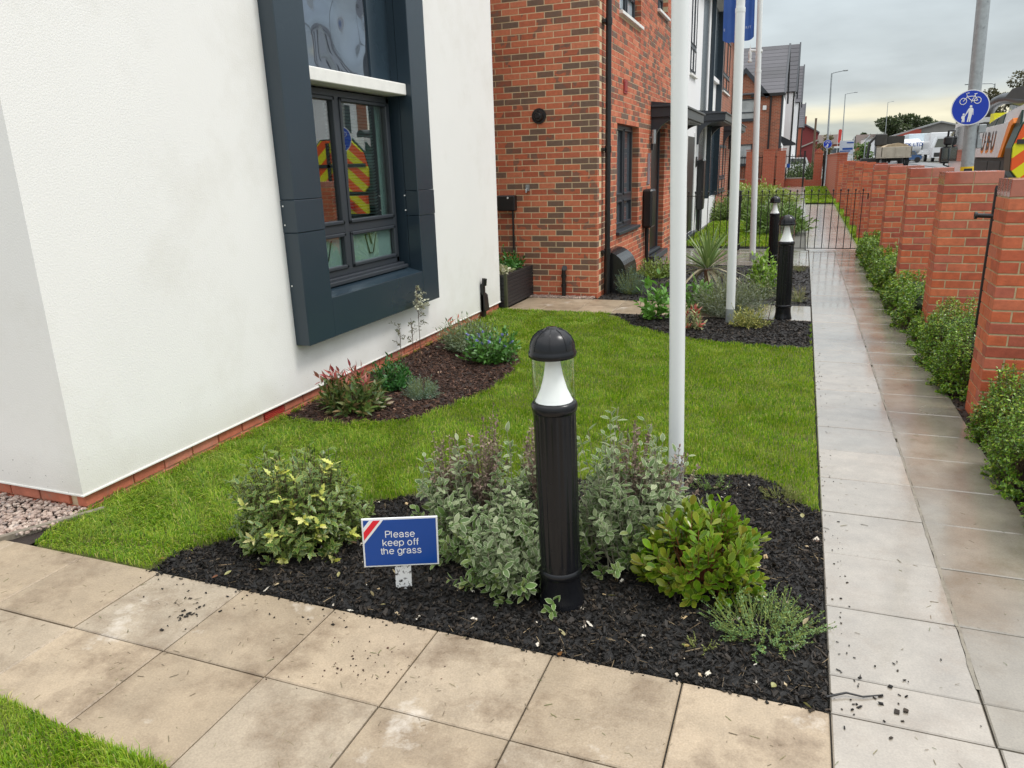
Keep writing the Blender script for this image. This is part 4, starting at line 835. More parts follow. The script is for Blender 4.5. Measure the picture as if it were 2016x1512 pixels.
# ------------------------------------------------------------------ white rendered house (left)
WH = thing('white_house', 'white rendered show house wall with a tall dark window surround at the left', 'house')
WX, WY0, WY1 = -3.40, 2.5, 8.42; H1 = 5.6; zb = .085
wb = MB()
wb.box(-9, WX-.001, WY0, 4.47, zb, H1).box(-9, WX-.001, 6.43, WY1, zb, H1).box(-9, WX-.001, 4.47, 6.43, zb, .56).box(-9, -4.6, 4.47, 6.43, .56, H1)
wb.build('wall', M_render, WH)
MB().box(-9, WX-.03, WY0+.03, WY1-.03, -.2, zb).build('plinth_mortar', M_mortar, WH)
MB().box(-9, WX+.006, WY0-.006, WY1+.004, zb-.004, zb+.004).build('bellcast_bead', M_lintel, WH)
for r in range(2):
    z = zb-.004-.075*(r+1)+.006
    y = WY0+.0+(0 if r else .1125)
    if not r: brick_obj(WH, M_plinth, WX-.018, WY0+.018, z, .1025, .06, .065, rot=rad(90), name='plinth_brick')
    while y < WY1-.1:
        l = min(.215, WY1-y-.02)
        if r == 0 and abs(y-3.88) < .12:
            gb = MB()
            for k in range(5): gb.box(WX-.03, WX-.014, y, y+l, z+k*.013, z+k*.013+.008)
            gb.build('air_brick', mat('red airbrick', (.42, .04, .03), rough=.6, nvar=.1), WH)
        else: brick_obj(WH, M_plinth, WX-.018, y, z, l, .1025, .065, rot=rad(90), name='plinth_brick')
        y += .225
    x = WX-.02-(0 if r else .1125)
    while x > -5.6: brick_obj(WH, M_plinth, x-.215, WY0+.014, z, .215, .1025, .065, name='plinth_brick'); x -= .225
# window surround
SX = -3.28; Y0, Y1 = 4.38, 6.52; I0, I1 = 4.71, 6.20; ZB, ZI = .46, .765
def clad(name, *bx):
    b = MB()
    for q in bx: b.cbox(*q, .004)
    return b.build(name, M_clad, WH)
for (z0, z1, pr) in ((ZB, 1.275, 0), (1.275, 1.50, .003), (1.50, 3.4, 0), (3.4, 5.0, 0)):
    clad('cladding_panel', (WX-.01, SX+pr, Y0-pr, I0, z0+.001, z1-.001)); clad('cladding_panel', (WX-.01, SX+pr, I1, Y1+pr, z0+.001, z1-.001))
clad('cladding_panel', (WX-.01, SX-.002, I0, I1, ZB+.001, ZI))
for y_, ww in ((I0-.004, 0), (I1+.004, 0)):
    MB().box(-3.56, WX-.009, y_-.012, y_+.012, ZI-.2, 5.0).build('reveal', M_clad, WH)
MB().prism([(-3.53, ZI+.065), (SX-.004, ZI+.0), (SX-.004, ZI-.1), (-3.53, ZI-.1)], 'y', I0+.01, I1-.01).build('sloping_ledge', M_clad, WH)
MB().cbox(-3.52, -3.40, I0+.03, I1-.05, ZI+.045, ZI+.075, .004).cbox(-3.50, -3.44, I0+.03, I1-.05, ZI+.072, ZI+.095, .004).build('sill', M_frame, WH)
MB().cbox(-3.56, -3.33, I0+.01, I1+.0, 2.315, 2.41, .006).build('lintel', M_lintel, WH)
for (yy, zz) in ((4.41, .9), (4.41, 1.33), (4.41, 1.46), (6.16, 1.33), (6.16, 1.46)):
    MB().tube([(SX-.10, yy-.035, zz), (SX-.10, yy-.028, zz)], .006, 8).build('rivet', M_white, WH)
# window
win = MB(); WXf = -3.49; y0, y1, z0, z1 = I0+.02, 6.15, .86, 2.30; ym = 5.32; zt = 1.235; fw = .052
for q in ((y0, y0+fw, z0, z1), (y1-fw, y1, z0, z1), (y0+.003, y1-.003, z0+.001, z0+fw), (y0+.003, y1-.003, z1-fw, z1-.001), (ym-.035, ym+.035, z0+.01, z1-.01)): win.cbox(WXf-.06-.001*(q[2] > z0), WXf+.0012*(q[0] < y0+.001)+.0005*(q[0] == ym-.035), q[0], q[1], q[2], q[3], .004)
win.cbox(WXf-.06, WXf-.0025, y0+.01, y1-.01, zt-.035, zt+.035, .004)
wo = win.build('window', M_frame, WH)
panes = [(y0+fw, ym-.035, zt+.035, z1-fw, 1), (ym+.035, y1-fw, zt+.035, z1-fw, 1), (y0+fw, ym-.035, z0+fw, zt-.035, 0), (ym+.035, y1-fw, z0+fw, zt-.035, 0)]
for a, b_, c, d_, up in panes:
    s = MB(); w_ = .03
    for q in ((a, a+w_, c, d_), (b_-w_, b_, c, d_), (a, b_, c, c+w_), (a, b_, d_-w_, d_)): s.cbox(WXf-.03, WXf+.012, *q, .006)
    s.build('sash', M_frame, wo)
    MB().box(WXf-.022, WXf-.018, a+.02, b_-.02, c+.02, d_-.02).build('pane', M_glass if up else M_glass2, wo)
    if not up:
        MB().box(WXf-.040, WXf-.036, a+.02, b_-.02, c+.02, d_-.02).build('frosted_film', mat('frosted film', (.25, .34, .32), rough=.5, nvar=.04, nscale=3), wo)
        yc, zc_ = (a+b_)/2, (c+d_)/2+.02
        def st(pts, m, nm_, wd=.0048):
            v_ = MB()
            for p, q in zip(pts, pts[1:]): v_.tube([(WXf-.030, *p), (WXf-.030, *q)], wd, 4)
            v_.build(nm_, m, wo)
        k = .085; mk_ = mat('etched logo dark', (.015, .02, .02), rough=.5, nvar=0); ml_ = mat('etched logo pale', (.42, .52, .50), rough=.4, nvar=0)
        P_ = lambda u, v: (yc+u*k, zc_+v*k)
        st([P_(-1.1, .9), P_(-.35, .9), P_(.0, -.1), P_(-.2, .9), P_(.35, .9)], mk_, 'logo')
        st([P_(-1.1, .9), P_(-.45, -1), P_(.25, -1), P_(1.05, .9)], mk_, 'logo')
        st([P_(1.05, .9), P_(.65, .9), P_(.28, -.15), P_(.12, .35), P_(.32, .9)], ml_, 'logo')
# upper glossy panel
MB().cbox(-3.50, -3.49, I0+.01, I1, 2.42, 5.0, .002).build('upper_panel', M_clad_panel, WH)
MB().box(-3.489, -3.47, 5.86, I1, 2.42, 5.0).build('upper_panel_edge', M_clad, WH)
# interior and blinds
MB().box(-4.55, -4.5, 4.4, 6.5, .5, 2.6).box(-4.55, -3.56, 4.47, 4.5, .5, 2.6).box(-4.55, -3.56, 6.4, 6.43, .5, 2.6).box(-4.55, -3.56, 4.47, 6.43, 2.55, 2.6).box(-4.55, -3.56, 4.47, 6.43, .56, .6).build('room_lining', M_dark, WH)
bm_ = mat('dark blind slat', (.13, .20, .20), rough=.5, nvar=0); sl = MB().prism([(-3.60, 0), (-3.592, .002), (-3.578, .020), (-3.586, .018)], 'y', ym-.02, y1-.16).me('slat'); sl.materials.append(bm_)
for k in range(38):
    o = bpy.data.objects.new('slat', sl); COL.objects.link(o); o.parent = wo; o.location = (0, 0, zt+.05+k*.0262)
cw = MB()
for k in range(8): cw.box(-3.575-.006*(k % 2), -3.568-.006*(k % 2), y1-.12+k*.014, y1-.106+k*.014, .9, 2.28)
cw.build('side_blind', mat('pale blind', (.42, .56, .54), rough=.7, nvar=.03), wo)
# wall-foot black vent pipe
MB().cbox(WX+.002, WX+.045, 7.80, 7.86, .0, .40, .008).tube([(WX+.04, 7.83, .38), (WX+.05, 7.83, .46)], .03, 10).prism([(WX, .08), (WX+.06, .08), (WX+.045, .26), (WX, .30)], 'y', 7.80, 7.92).build('vent_pipe', M_black, WH)

# ------------------------------------------------------------------ planter
t = thing('timber_planter', 'black slatted timber planter in the corner between white and brick houses', 'planter', (-3.33, 8.47, 0))
for k in range(9):
    MB().cbox(-.012, 0, .0, 1.0, .01+k*.045, .051+k*.045, .004).build('slat', M_timber, t); MB().cbox(-.46, -.0, -.014, -.002, .01+k*.045, .051+k*.045, .004).build('slat', M_timber, t)
MB().box(-.03, .004, -.02, .02, 0, .425).build('corner_post', mat('greenish timber post', (.05, .055, .025), rough=.7, nvar=.2), t)
MB().box(-.45, -.02, .01, .98, 0, .40).build('compost', M_soil, t)
def potted(label, x, y, rx, ry, h, cols, **k):
    t = thing('planter_plant', label, 'plant'); C = shoots(60, x, y, .40, rx, ry, h, zlow=0, fill=.4); stemmesh('stem', C, .003, .001, M_gtwig, t)
    foliage(t, 'foliage', leaves_on(C, 9, .4, 1.1, .5, jitter=.4), (.035, .07), (.4, .5), OVAL, leafmat(label[:30], cols), .2, .2); return t
potted('leafy green plant filling the black timber planter', -3.52, 9.05, .20, .36, .26, [(.04, .16, .02), (.07, .22, .03), (.03, .11, .02)])
t = potted('cream flowering plant at the near end of the black timber planter', -3.50, 8.62, .16, .16, .12, [(.16, .22, .06), (.5, .48, .3), (.6, .58, .42)])

# ------------------------------------------------------------------ brick house
BH = thing('brick_house', 'red and brown brick house with black downpipe, canopies and a white rendered middle bay', 'house')
BX, BY, BTOP = -2.44, 9.46, 5.7
frontY1 = 15.95
holes = [(10.55, 12.05, .72, 2.25), (13.10, 14.45, .10, 2.32), (10.62, 12.05, 3.62, 4.9), (13.40, 14.4, 4.1, 5.2)]      # Y0,Y1,z0,z1 in the front
def wallparts(name, m, X0, X1, y0, y1, z0, z1, hs, parent):
    ycuts = sorted({y0, y1, *[q for h in hs for q in h[:2]]}); zc_ = sorted({z0, z1, *[q for h in hs for q in h[2:]]}); b = MB()
    for a, c in zip(ycuts, ycuts[1:]):
        run = None
        for d_, e in zip(zc_, zc_[1:]):
            cy_, cz_ = (a+c)/2, (d_+e)/2; hole = any(h[0] < cy_ < h[1] and h[2] < cz_ < h[3] for h in hs)
            if not hole: run = [d_, e] if run is None else [run[0], e]
            if hole or e == z1:
                if run: b.box(X0, X1, a, c, run[0], run[1]); run = None
    return b.build(name, m, parent)
wallparts('mortar_wall', M_mortar, BX-.28, BX-.003, BY+.003, frontY1, -.2, BTOP, [(a-.003, b_+.003, c-.003, d_+.003) for a, b_, c, d_ in holes], BH)
MB().box(-7, BX-.28, BY+.003, BY+.28, -.2, BTOP).box(-7, -2.8, frontY1-.1, 27.6, -.2, BTOP).build('mortar_wall', M_mortar, BH)
cand = []   # (kind, u, z, l)
rows = 76
for r in range(rows):
    z = r*.075-.02
    # side wall: runs from the corner to the left
    u = 0; first = .1025 if r % 2 else .215
    while u < 1.75:
        l = first if u == 0 else .215
        cand.append(('s', BX-u-l, z, l)); u += l+.01
    y = BY+(.225 if r % 2 else .1125)
    while y < frontY1-.02:
        l = min(.215, frontY1-y); a, b_ = y, y+l
        for h in holes:
            if h[2]-.01 < z+.033 < h[3]:
                if a < h[0] < b_: b_ = h[0]
                elif a < h[1] < b_: a = h[1]
                elif h[0] <= a and b_ <= h[1]: b_ = a
        if b_-a > .02: cand.append(('f', a, z, b_-a))
        y += .225
def vis(c):
    if c[0] == 's': p = Vector((c[1], BY, c[2])); k = 1.0
    else: p = Vector((BX, c[1]+.1, c[2])); k = .55
    d = p-Vector((0, 0, EYE)); q = (d.dot(RR)/d.dot(F), d.dot(UU)/d.dot(F)); ok = abs(q[0]) < .70 and abs(q[1]) < .53 and p.x > -3.95
    if c[0] == 's' and c[1] < -3.75: ok = False
    return (k*c[3]/d.length) if ok else 0
cand.sort(key=lambda c: -vis(c)); merged = []
for i, (k, u, z, l) in enumerate(cand):
    if i < 299:
        if k == 's': brick_obj(BH, M_brick, u, BY, z, l, .1025, .065)
        else: brick_obj(BH, M_brick, BX, u, z, l, .1025, .065, rot=rad(90))
    else:
        j = random.uniform(-.0015, .0015)
        merged.append((u, u+l, BY+j, BY+.1, z, z+.065) if k == 's' else (BX-.1, BX+j, u, u+l, z, z+.065))
link('bricks', boxes('bricks', merged), M_brick, BH, 'stuff')
MB().box(BX-.3, BX-.006, frontY1, 19.35, -.1, BTOP+.1).build('render_bay', M_whitep, BH)
MB().box(BX-.3, BX-.03, 19.35, 20.6, -.1, BTOP).build('dark_bay_strip', M_clad, BH)
MB().box(BX-.3, BX-.006, 20.6, 23.7, -.1, .75).box(BX-.3, BX-.006, 23.25, 23.7, .75, BTOP).box(BX-.3, BX-.006, 20.6, 20.95, .75, BTOP).build('render_bay', M_whitep, BH)
MB().box(BX-.3, BX+.10, 20.98, 21.06, .75, BTOP).box(BX-.3, BX+.10, 23.16, 23.24, .75, BTOP).box(BX-.3, BX-.05, 21.06, 23.16, .75, 2.5).box(BX-.3, BX-.05, 21.06, 23.16, 3.9, BTOP).build('dark_bay_surround', M_clad, BH)
MB().box(BX-.3, BX-.06, 21.06, 23.16, 2.9, 3.8).box(BX-.3, BX+.02, 21.06, 23.16, 3.8, 3.9).build('bay_panel', M_whitep, BH)
MB().box(BX-.3, BX-.0, 23.7, 27.5, -.1, BTOP).build('far_brick_front', M_far_brick, BH)
def win_front(y0, y1, z0, z1, X, split=.55, trans=.3, sill=True, m=M_glassdark, cill=M_frame):
    w = MB(); f_ = .055; zt_ = z0+(z1-z0)*trans; ym_ = y0+(y1-y0)*split
    for q in ((y0, y0+f_, z0, z1), (y1-f_, y1, z0, z1), (y0, y1, z0, z0+f_), (y0, y1, z1-f_, z1), (ym_-.04, ym_+.04, z0+.01, z1-.01)): w.cbox(X-.06+.001*(q[1]-q[0] > .5), X-.001*(q[1]-q[0] > .5), *q, .004)
    w.cbox(X-.058, X-.003, y0+.01, y1-.01, zt_-.035, zt_+.035, .004)
    o = w.build('window', M_frame, BH)
    for a, b_ in ((y0+f_, ym_-.04), (ym_+.04, y1-f_)):
        for c, d_ in ((z0+f_, zt_-.035), (zt_+.035, z1-f_)):
            s = MB(); w_ = .03
            for q in ((a, a+w_, c, d_), (b_-w_, b_, c, d_), (a, b_, c, c+w_), (a, b_, d_-w_, d_)): s.cbox(X-.03, X+.012, *q, .005)
            s.build('sash', M_frame, o); MB().box(X-.03, X-.026, a+.02, b_-.02, c+.02, d_-.02).build('pane', m, o)
    if sill: MB().cbox(X-.02, BX+.05, y0-.03, y1+.03, z0-.055, z0-.01, .004).build('window_sill', cill, BH)
win_front(10.57, 12.03, .76, 2.24, BX-.10)
win_front(10.64, 12.03, 3.66, 4.88, BX-.09, cill=M_lintel, m=mat('bright upper glass', (.42, .48, .52), rough=.1, nvar=.1))
win_front(13.42, 14.38, 4.14, 5.18, BX-.09, cill=M_lintel, m=MATS['bright upper glass'])
# door
dr = MB().box(BX-.16, BX-.11, 13.16, 14.40, .16, 2.28).build('front_door', M_black, BH)
MB().cbox(BX-.13, BX-.09, 13.10, 13.17, .12, 2.32, .004).cbox(BX-.13, BX-.09, 14.38, 14.45, .12, 2.32, .004).cbox(BX-.13, BX-.09, 13.1, 14.45, 2.25, 2.32, .004).build('door_frame', M_frame, dr)
MB().tube([(BX-.10, 13.3, 1.25), (BX-.03, 13.3, 1.25), (BX-.03, 13.42, 1.25)], .012, 8).build('door_handle', M_galv, dr)
MB().cbox(BX-.16, BX+.10, 13.05, 14.5, .03, .12, .004).cbox(BX-.10, BX-.02, 13.2, 14.35, .12, .17, .004).build('door_step', M_frame, BH)
MB().box(BX-.005, BX+.008, 12.80, 13.0, 1.35, 1.85).build('notice_plate', mat('grey notice plate', (.24, .18, .20), rough=.5, nvar=.2, nscale=30), BH)
for yy in (12.93, 15.35):
    MB().tube([(BX+.07, yy, 2.0), (BX+.07, yy, 2.22)], .035, 12).tube([(BX, yy, 2.1), (BX+.07, yy, 2.1)], .015, 8).build('wall_lamp', M_galv, BH)
# canopies
def canopy(y0, y1, z, X1=-1.93, m=M_frame, lamp=False):
    c = MB().cbox(BX, X1, y0, y1, z, z+.15, .006).cbox(BX, X1-.04, y0+.05, y1-.05, z-.03, z+.001, .004).cbox(BX, X1+.03, y0-.03, y1+.03, z+.15, z+.185, .006).prism([(BX, z+.185), (X1, z+.185), (BX, z+.25)], 'y', y0, y1).build('canopy', m, BH)
    for yy in (y0+.04, y1-.14):
        # curved bracket
        arc = [(BX+.42*(1-math.cos(t)), z-.03-.42+.42*math.sin(t)) for t in [k*math.pi/16 for k in range(9)]]
        pts = [(BX, z-.03), (BX, z-.52)]+[(BX+.035, z-.52)]+[(BX+.04+(p[0]-BX)*.95, p[1]) for p in arc]+[(BX+.46, z-.03)]
        MB().prism(pts, 'y', yy, yy+.09).build('bracket', m, c)
canopy(13.0, 15.9, 2.42)
canopy(18.9, 21.4, 2.62, -1.80)
canopy(25.2, 27.2, 2.62, -1.92)
# white bay door, meter boxes, lamps
d2 = MB().box(BX-.02, BX+.004, 17.3, 18.5, .12, 2.25).build('front_door', M_black, BH)
MB().box(BX-.02, BX+.02, 17.15, 17.3, .1, 2.35).box(BX-.02, BX+.02, 18.5, 18.65, .1, 2.35).build('door_frame', M_white, d2)
MB().cbox(BX, BX+.12, 17.0, 18.7, .0, .10, .004).build('door_step', M_frame, BH)
for yy, zz in ((18.95, 1.7),): MB().tube([(BX, yy, zz), (BX+.02, yy, zz)], .12, 16).build('house_number_plate', M_black, BH)
def meter(y, z0, z1, w=.36):
    MB().cbox(BX-.004, BX+.16, y, y+w, z0, z1, .03).build('meter_box', M_black, BH); MB().tube([(BX+.05, y+w*.5, z0+.01), (BX+.05, y+w*.5, 0.0)], .035, 8).build('meter_conduit', M_black, BH)
meter(12.42, .66, 1.28); meter(19.2, .55, 1.75)
win_front(17.4, 18.3, 3.55, 5.4, BX-.0, split=.5, cill=M_lintel)
win_front(24.3, 26.2, 3.75, 5.25, BX+.01, cill=M_lintel); win_front(24.3, 26.2, .8, 2.2, BX+.01)
MB().box(BX-.2, BX+.32, 9.3, 27.7, BTOP-.02, BTOP+.06).box(BX+.20, BX+.32, 9.3, 27.7, BTOP+.06, BTOP+.18).build('gutter_and_soffit', M_white, BH)
rf = MB().prism([(BX+.34, BTOP+.06), (-5.5, BTOP+2.6), (-8.5, BTOP+.06)], 'y', 9.25, 27.75).build('roof', M_tile, BH)
# corner downpipe, gas box, vents on the side wall
dp = MB().tube([(BX+.07, 9.74, .0), (BX+.07, 9.74, BTOP)], .036, 14).build('downpipe', M_black, BH)
for z in (.55, 1.85, 3.35, 4.8): MB().cbox(BX-.0, BX+.045, 9.66, 9.82, z, z+.04, .005).tube([(BX+.07, 9.74, z-.02), (BX+.07, 9.74, z+.06)], .044, 14).build('pipe_clip', M_black, dp)
dp = MB().tube([(BX+.07, 27.3, .0), (BX+.07, 27.3, BTOP)], .05, 10).build('downpipe', M_black, BH)
gb = [(0, 0), (.30, 0)]+[(.30-.30*(1-math.cos(t))*1.0, .26+.30*math.sin(t)) for t in [k*math.pi/16 for k in range(9)]]
MB().prism([(BX+u, z) for u, z in gb], 'y', 9.84, 10.55).build('gas_meter_cover', mat('semi gloss black cover', (.016, .016, .017), rough=.22, nvar=.1), BH)
MB().tube([(-3.20, BY-.002, 2.30), (-3.20, BY-.02, 2.30)], .095, 24).tube([(-3.20, BY-.02, 2.30), (-3.20, BY-.06, 2.30)], [.072, .055], 24).tube([(-3.20, BY-.06, 2.30), (-3.20, BY-.075, 2.30)], [.04, .03], 16).build('round_vent', M_black, BH)
MB().cbox(-3.78, -3.53, BY-.11, BY-.002, 1.13, 1.33, .012).build('junction_box', M_black, BH)
MB().tube([(-3.62, BY-.112, 1.30), (-3.62, BY-.118, 1.30)], .012, 10).build('white_button', M_white, BH)
MB().tube([(-3.585, BY-.03, 1.14), (-3.585, BY-.03, .3)], .014, 8).build('cable_conduit', M_black, BH)
MB().box(-3.39, -3.35, BY-.05, BY-.002, 1.38, 1.46).tube([(-3.37, BY-.05, 1.41), (-3.37, BY-.09, 1.40), (-3.37, BY-.09, 1.36)], .010, 8).build('outside_tap', M_galv, BH)
MB().tube([(-2.88, BY-.05, .0), (-2.88, BY-.05, .33), (-2.875, BY-.07, .37)], .027, 12).tube([(-2.88, BY-.05, .26), (-2.88, BY-.05, .30)], .036, 12).tube([(-2.88, BY-.05, .13), (-2.88, BY-.05, .17)], .036, 12).tube([(-2.875, BY-.03, .37), (-2.86, BY-.08, .39)], .036, 12).build('gas_pipe', M_black, BH)
MB().box(BX-.0, BX+.014, 10.9, 11.12, 2.64, 2.82).box(BX+.012, BX+.02, 10.93, 11.09, 2.67, 2.79).build('red_vent', mat('red vent', (.30, .02, .015), rough=.5, nvar=.1), BH)

# ------------------------------------------------------------------ low metal railing across the garden
t = thing('metal_railing', 'low black metal railing with thin bars crossing the garden and side path', 'railing', (0, 15.38, 0))
MB().box(-2.42, 1.15, -.016, .016, 1.035, 1.045).build('top_rail', M_blackm, t); MB().box(-2.42, 1.15, -.016, .016, .035, .047).build('bottom_rail', M_blackm, t)
bb = MB().tube([(0, 0, .03), (0, 0, 1.09)], .0075, 6).lathe([(.0075, 1.085), (.016, 1.10), (.016, 1.115), (.008, 1.13), (0, 1.135)], 8); bme = bb.me('bar'); bme.materials.append(M_blackm)
for k in range(28):
    x = -2.35+k*.126
    if abs(x+1.12) < .05: continue
    o = bpy.data.objects.new('bar', bme); COL.objects.link(o); o.parent = t; o.location = (x, 0, 0)
MB().cbox(-1.15, -1.09, -.03, .03, -.02, 1.13, .006).cbox(-1.175, -1.065, -.05, .05, .0, .12, .02).cbox(-1.16, -1.08, -.035, .035, .93, 1.05, .01).build('post', M_blackm, t)
MB().cbox(1.13, 1.15, -.03, .03, .94, 1.05, .004).build('wall_bracket', M_blackm, t)

# ------------------------------------------------------------------ shrubs beyond the railing
herb('spreading_conifer', 'feathery green conifer spilling over the path behind the furthest bollard', -.55, 19.0, .80, 1.0, .80, 900, (.06, .13), [(.10, .19, .03), (.16, .27, .04), (.06, .12, .02)], 9, wd=(.2, .35), cat='shrub', s0=.35, ang=.8, fill=.5)
herb('lime_hedge', 'low lime green mounded hedge below the far brick wall', -2.0, 31, 2.0, 1.4, .85, 1300, (.08, .17), [(.22, .30, .04), (.30, .37, .06), (.12, .18, .03)], 8, wd=(.3, .5), cat='hedge', fill=.6)
herb('lime_hedge', 'green shrub between the middle flagpole and railing post, beyond the railing', -1.75, 23, .9, .9, .75, 650, (.06, .13), [(.14, .22, .04), (.2, .29, .05), (.08, .14, .03)], 8, wd=(.3, .5), cat='shrub')
herb('pot_plant', 'dark green plant in a black pot at the far brick front', -2.1, 24.4, .25, .25, .75, 70, (.06, .12), [(.04, .09, .03), (.07, .14, .04)], 8, prof=OVAL, cat='plant')
herb('dark_hedge', 'dark green hedge behind the railings of the far front gardens', -.1, 51, 1.25, 1.6, 1.65, 500, (.10, .2), [(.05, .09, .02), (.09, .14, .03), (.03, .06, .02)], 8, wd=(.4, .6), cat='hedge')

# ------------------------------------------------------------------ far garden walls and railings
t = thing('garden_wall', 'low red brick garden wall with dark railings crossing in front of the far houses', 'wall')
MB().box(-4.6, .12, 44.6, 44.85, gz(44)-.2, gz(44)+.42).build('low_wall', M_far_red, t); MB().box(-4.6, .12, 44.58, 44.87, gz(44)+.42, gz(44)+.47).build('coping', M_kerb, t)
MB().box(-4.6, .1, 44.71, 44.74, 1.86, 1.90).build('top_rail', M_blackm, t)
bbx = MB().box(-.012, .012, -.012, .012, 0, 1.25).me('bar'); bbx.materials.append(M_blackm)
for k in range(30):
    o = bpy.data.objects.new('bar', bbx); COL.objects.link(o); o.parent = t; o.location = (-4.5+k*.155, 44.72, .74)
for x, w, nm in ((-2.12, .62, 'wide red brick pier in the far garden wall with railings either side'), (-3.0, .4, 'narrow red brick pier in the far garden wall left of the wide one'), (-1.40, .44, 'plain red brick pier behind the lamp canopy at the far garden wall')):
    q = thing('garden_pier', nm, 'pier', (x, 44.2, 0), group='far garden wall piers'); MB().box(0, w, 0, .5, 0, 2.26-(0 if w > .6 else .05)).build('pier', M_far_red, q); MB().box(-.02, w+.02, -.02, .52, 2.26, 2.30).build('coping', M_far_red, q)
q = thing('garden_pier', 'short red pier with rounded cap left of the boundary wall end', 'pier', (.50, 45, 0), group='far garden wall piers')
MB().box(0, .42, 0, .42, 0, 2.0).build('pier', M_far_red, q); MB().box(-.03, .45, -.03, .45, 2.0, 2.06).prism([(0, 2.06), (.42, 2.06), (.30, 2.2), (.12, 2.2)], 'y', 0, .42).build('cap', M_far_red, q)
q = thing('garden_wall', 'low orange brick wall with a pale step at the far end of the path', 'wall', (.1, 44.7, 0)); MB().box(0, .85, 0, .3, 0, .62).build('wall', M_far_red, q); MB().box(-.02, .87, -.3, -.05, .1, .30).build('step', M_kerb, q)
q = thing('gate_post', 'tall thin black gate post at the far end of the path', 'post', (.0, 43.6, 0)); MB().box(-.045, .045, -.045, .045, 0, 2.1).build('post', M_blackm, q); MB().box(-.06, .06, -.06, .06, 2.1, 2.14).build('cap', M_blackm, q)
q = thing('gate_post', 'black post fixed beside the boundary wall end', 'post', (1.02, 45.2, 0)); MB().box(-.05, .05, -.05, .05, 0, 2.06).build('post', M_blackm, q); MB().box(-.06, .06, -.06, .06, 2.06, 2.10).build('cap', M_blackm, q)
q = thing('street_name_sign', 'low white and blue sign board on the far garden wall', 'sign', (-1.28, 44.3, 0)); MB().box(0, .42, 0, .03, 1.32, 1.50).build('board', M_white, q); MB().box(.40, .56, -.01, .03, 1.30, 1.50).build('blue_end', M_sign, q); MB().box(.05, .09, .0, .03, .6, 1.32).box(.36, .40, .0, .03, .6, 1.32).build('legs', M_blackm, q)

# ------------------------------------------------------------------ far houses
def tiled_roof(parent, x0, x1, y0, z0, y1, z1, rows, th=.05):
    """courses of tiles as stepped boards, slope facing -Y"""
    me_b = MB(); L_ = math.hypot(y1-y0, z1-z0)/rows; a = math.atan2(z1-z0, y1-y0)
    me_b.box(x0, x1, 0, L_*.90, 0, th); m_ = me_b.me('tile_course'); m_.materials.append(M_tile)
    for k in range(rows):
        o = bpy.data.objects.new('tile_course', m_); COL.objects.link(o); o.parent = parent
        o.location = (0, y0+(y1-y0)*k/rows, z0+(z1-z0)*k/rows); o.rotation_euler = (a+.03, 0, 0)
def simple_window(parent, x0, x1, z0, z1, y, split=.5, tr=.35, m=None):
    w = MB().box(x0, x1, y-.05, y, z0, z0+.06).box(x0, x1, y-.05, y, z1-.06, z1).box(x0, x0+.06, y-.05, y, z0, z1).box(x1-.06, x1, y-.05, y, z0, z1)
    xm = x0+(x1-x0)*split; zm = z0+(z1-z0)*tr; w.box(xm-.04, xm+.04, y-.055, y, z0, z1).box(x0, x1, y-.045, y, zm-.03, zm+.03).box(x0-.05, x1+.05, y-.09, y, z0-.09, z0-.0)
    o = w.build('window', M_frame, parent); MB().box(x0+.05, x1-.05, y-.02, y-.01, z0+.05, z1-.05).build('pane', m or mat('net curtain glass', [(.30, .33, .34), (.42, .44, .43)], rough=.2, nvar=.25, nscale=3), o)
h = thing('far_house', 'far brick house with steep grey tiled roof, small gable and white alarm box', 'house')
yA = 45.5
MB().box(-9, -1.42, yA, yA+7, 0, 5.3).build('wall', M_far_brick, h)
tiled_roof(h, -9, -1.28, yA-.12, 5.2, yA+3.4, 8.0, 13)
MB().prism([(yA-.2, 5.2), (yA+3.4, 7.95), (yA+7, 5.2)], 'x', -9, -1.40).build('roof_body', M_black, h)
MB().prism([(yA-.25, 5.18), (yA-.12, 5.10), (yA+3.42, 7.95), (yA+7.1, 5.1), (yA+7.2, 5.2), (yA+3.42, 8.14)], 'x', -1.30, -1.20).build('verge_board', M_frame, h)
MB().box(-3.0, -1.25, yA-.22, yA-.05, 5.08, 5.24).build('gutter', M_black, h)
# little gable
gx = -3.35
MB().prism([(gx-1.2, 5.1), (gx+1.15, 5.1), (gx, 6.35)], 'y', yA-.06, yA+2.3).build('gable_wall', M_far_brick, h)
MB().prism([(gx, 6.62), (gx+1.35, 5.12), (gx+1.15, 5.0), (gx, 6.34), (gx-1.15, 5.0), (gx-1.35, 5.12)], 'y', yA-.22, yA+2.3).build('gable_barge_board', M_frame, h)
simple_window(h, -4.35, -2.75, 3.92, 5.0, yA-.01); simple_window(h, -4.35, -2.80, 1.52, 2.62, yA-.01)
MB().cbox(-2.36, -2.16, yA-.10, yA, 4.38, 4.62, .02).build('alarm_box', M_white, h)
MB().tube([(-1.95, yA-.08, 5.1), (-1.95, yA-.08, 2.2)], .05, 8).build('downpipe', M_black, h)
MB().box(-1.42, -1.32, yA+.02, yA+1.2, .3, 5.25).build('dark_corner_panel', M_frame, h); MB().box(-1.40, -1.36, yA+1.2, yA+7, .3, 5.2).build('side_render', M_whitep, h)
MB().prism([(-1.38, 2.8), (-1.38, 3.05), (-.55, 2.62), (-.55, 2.52), (-1.2, 2.5)], 'y', yA+1.3, yA+2.9).build('porch_canopy', M_frame, h)
MB().box(-1.35, -1.30, yA+1.4, yA+2.0, .6, 2.5).build('side_window', M_frame, h)
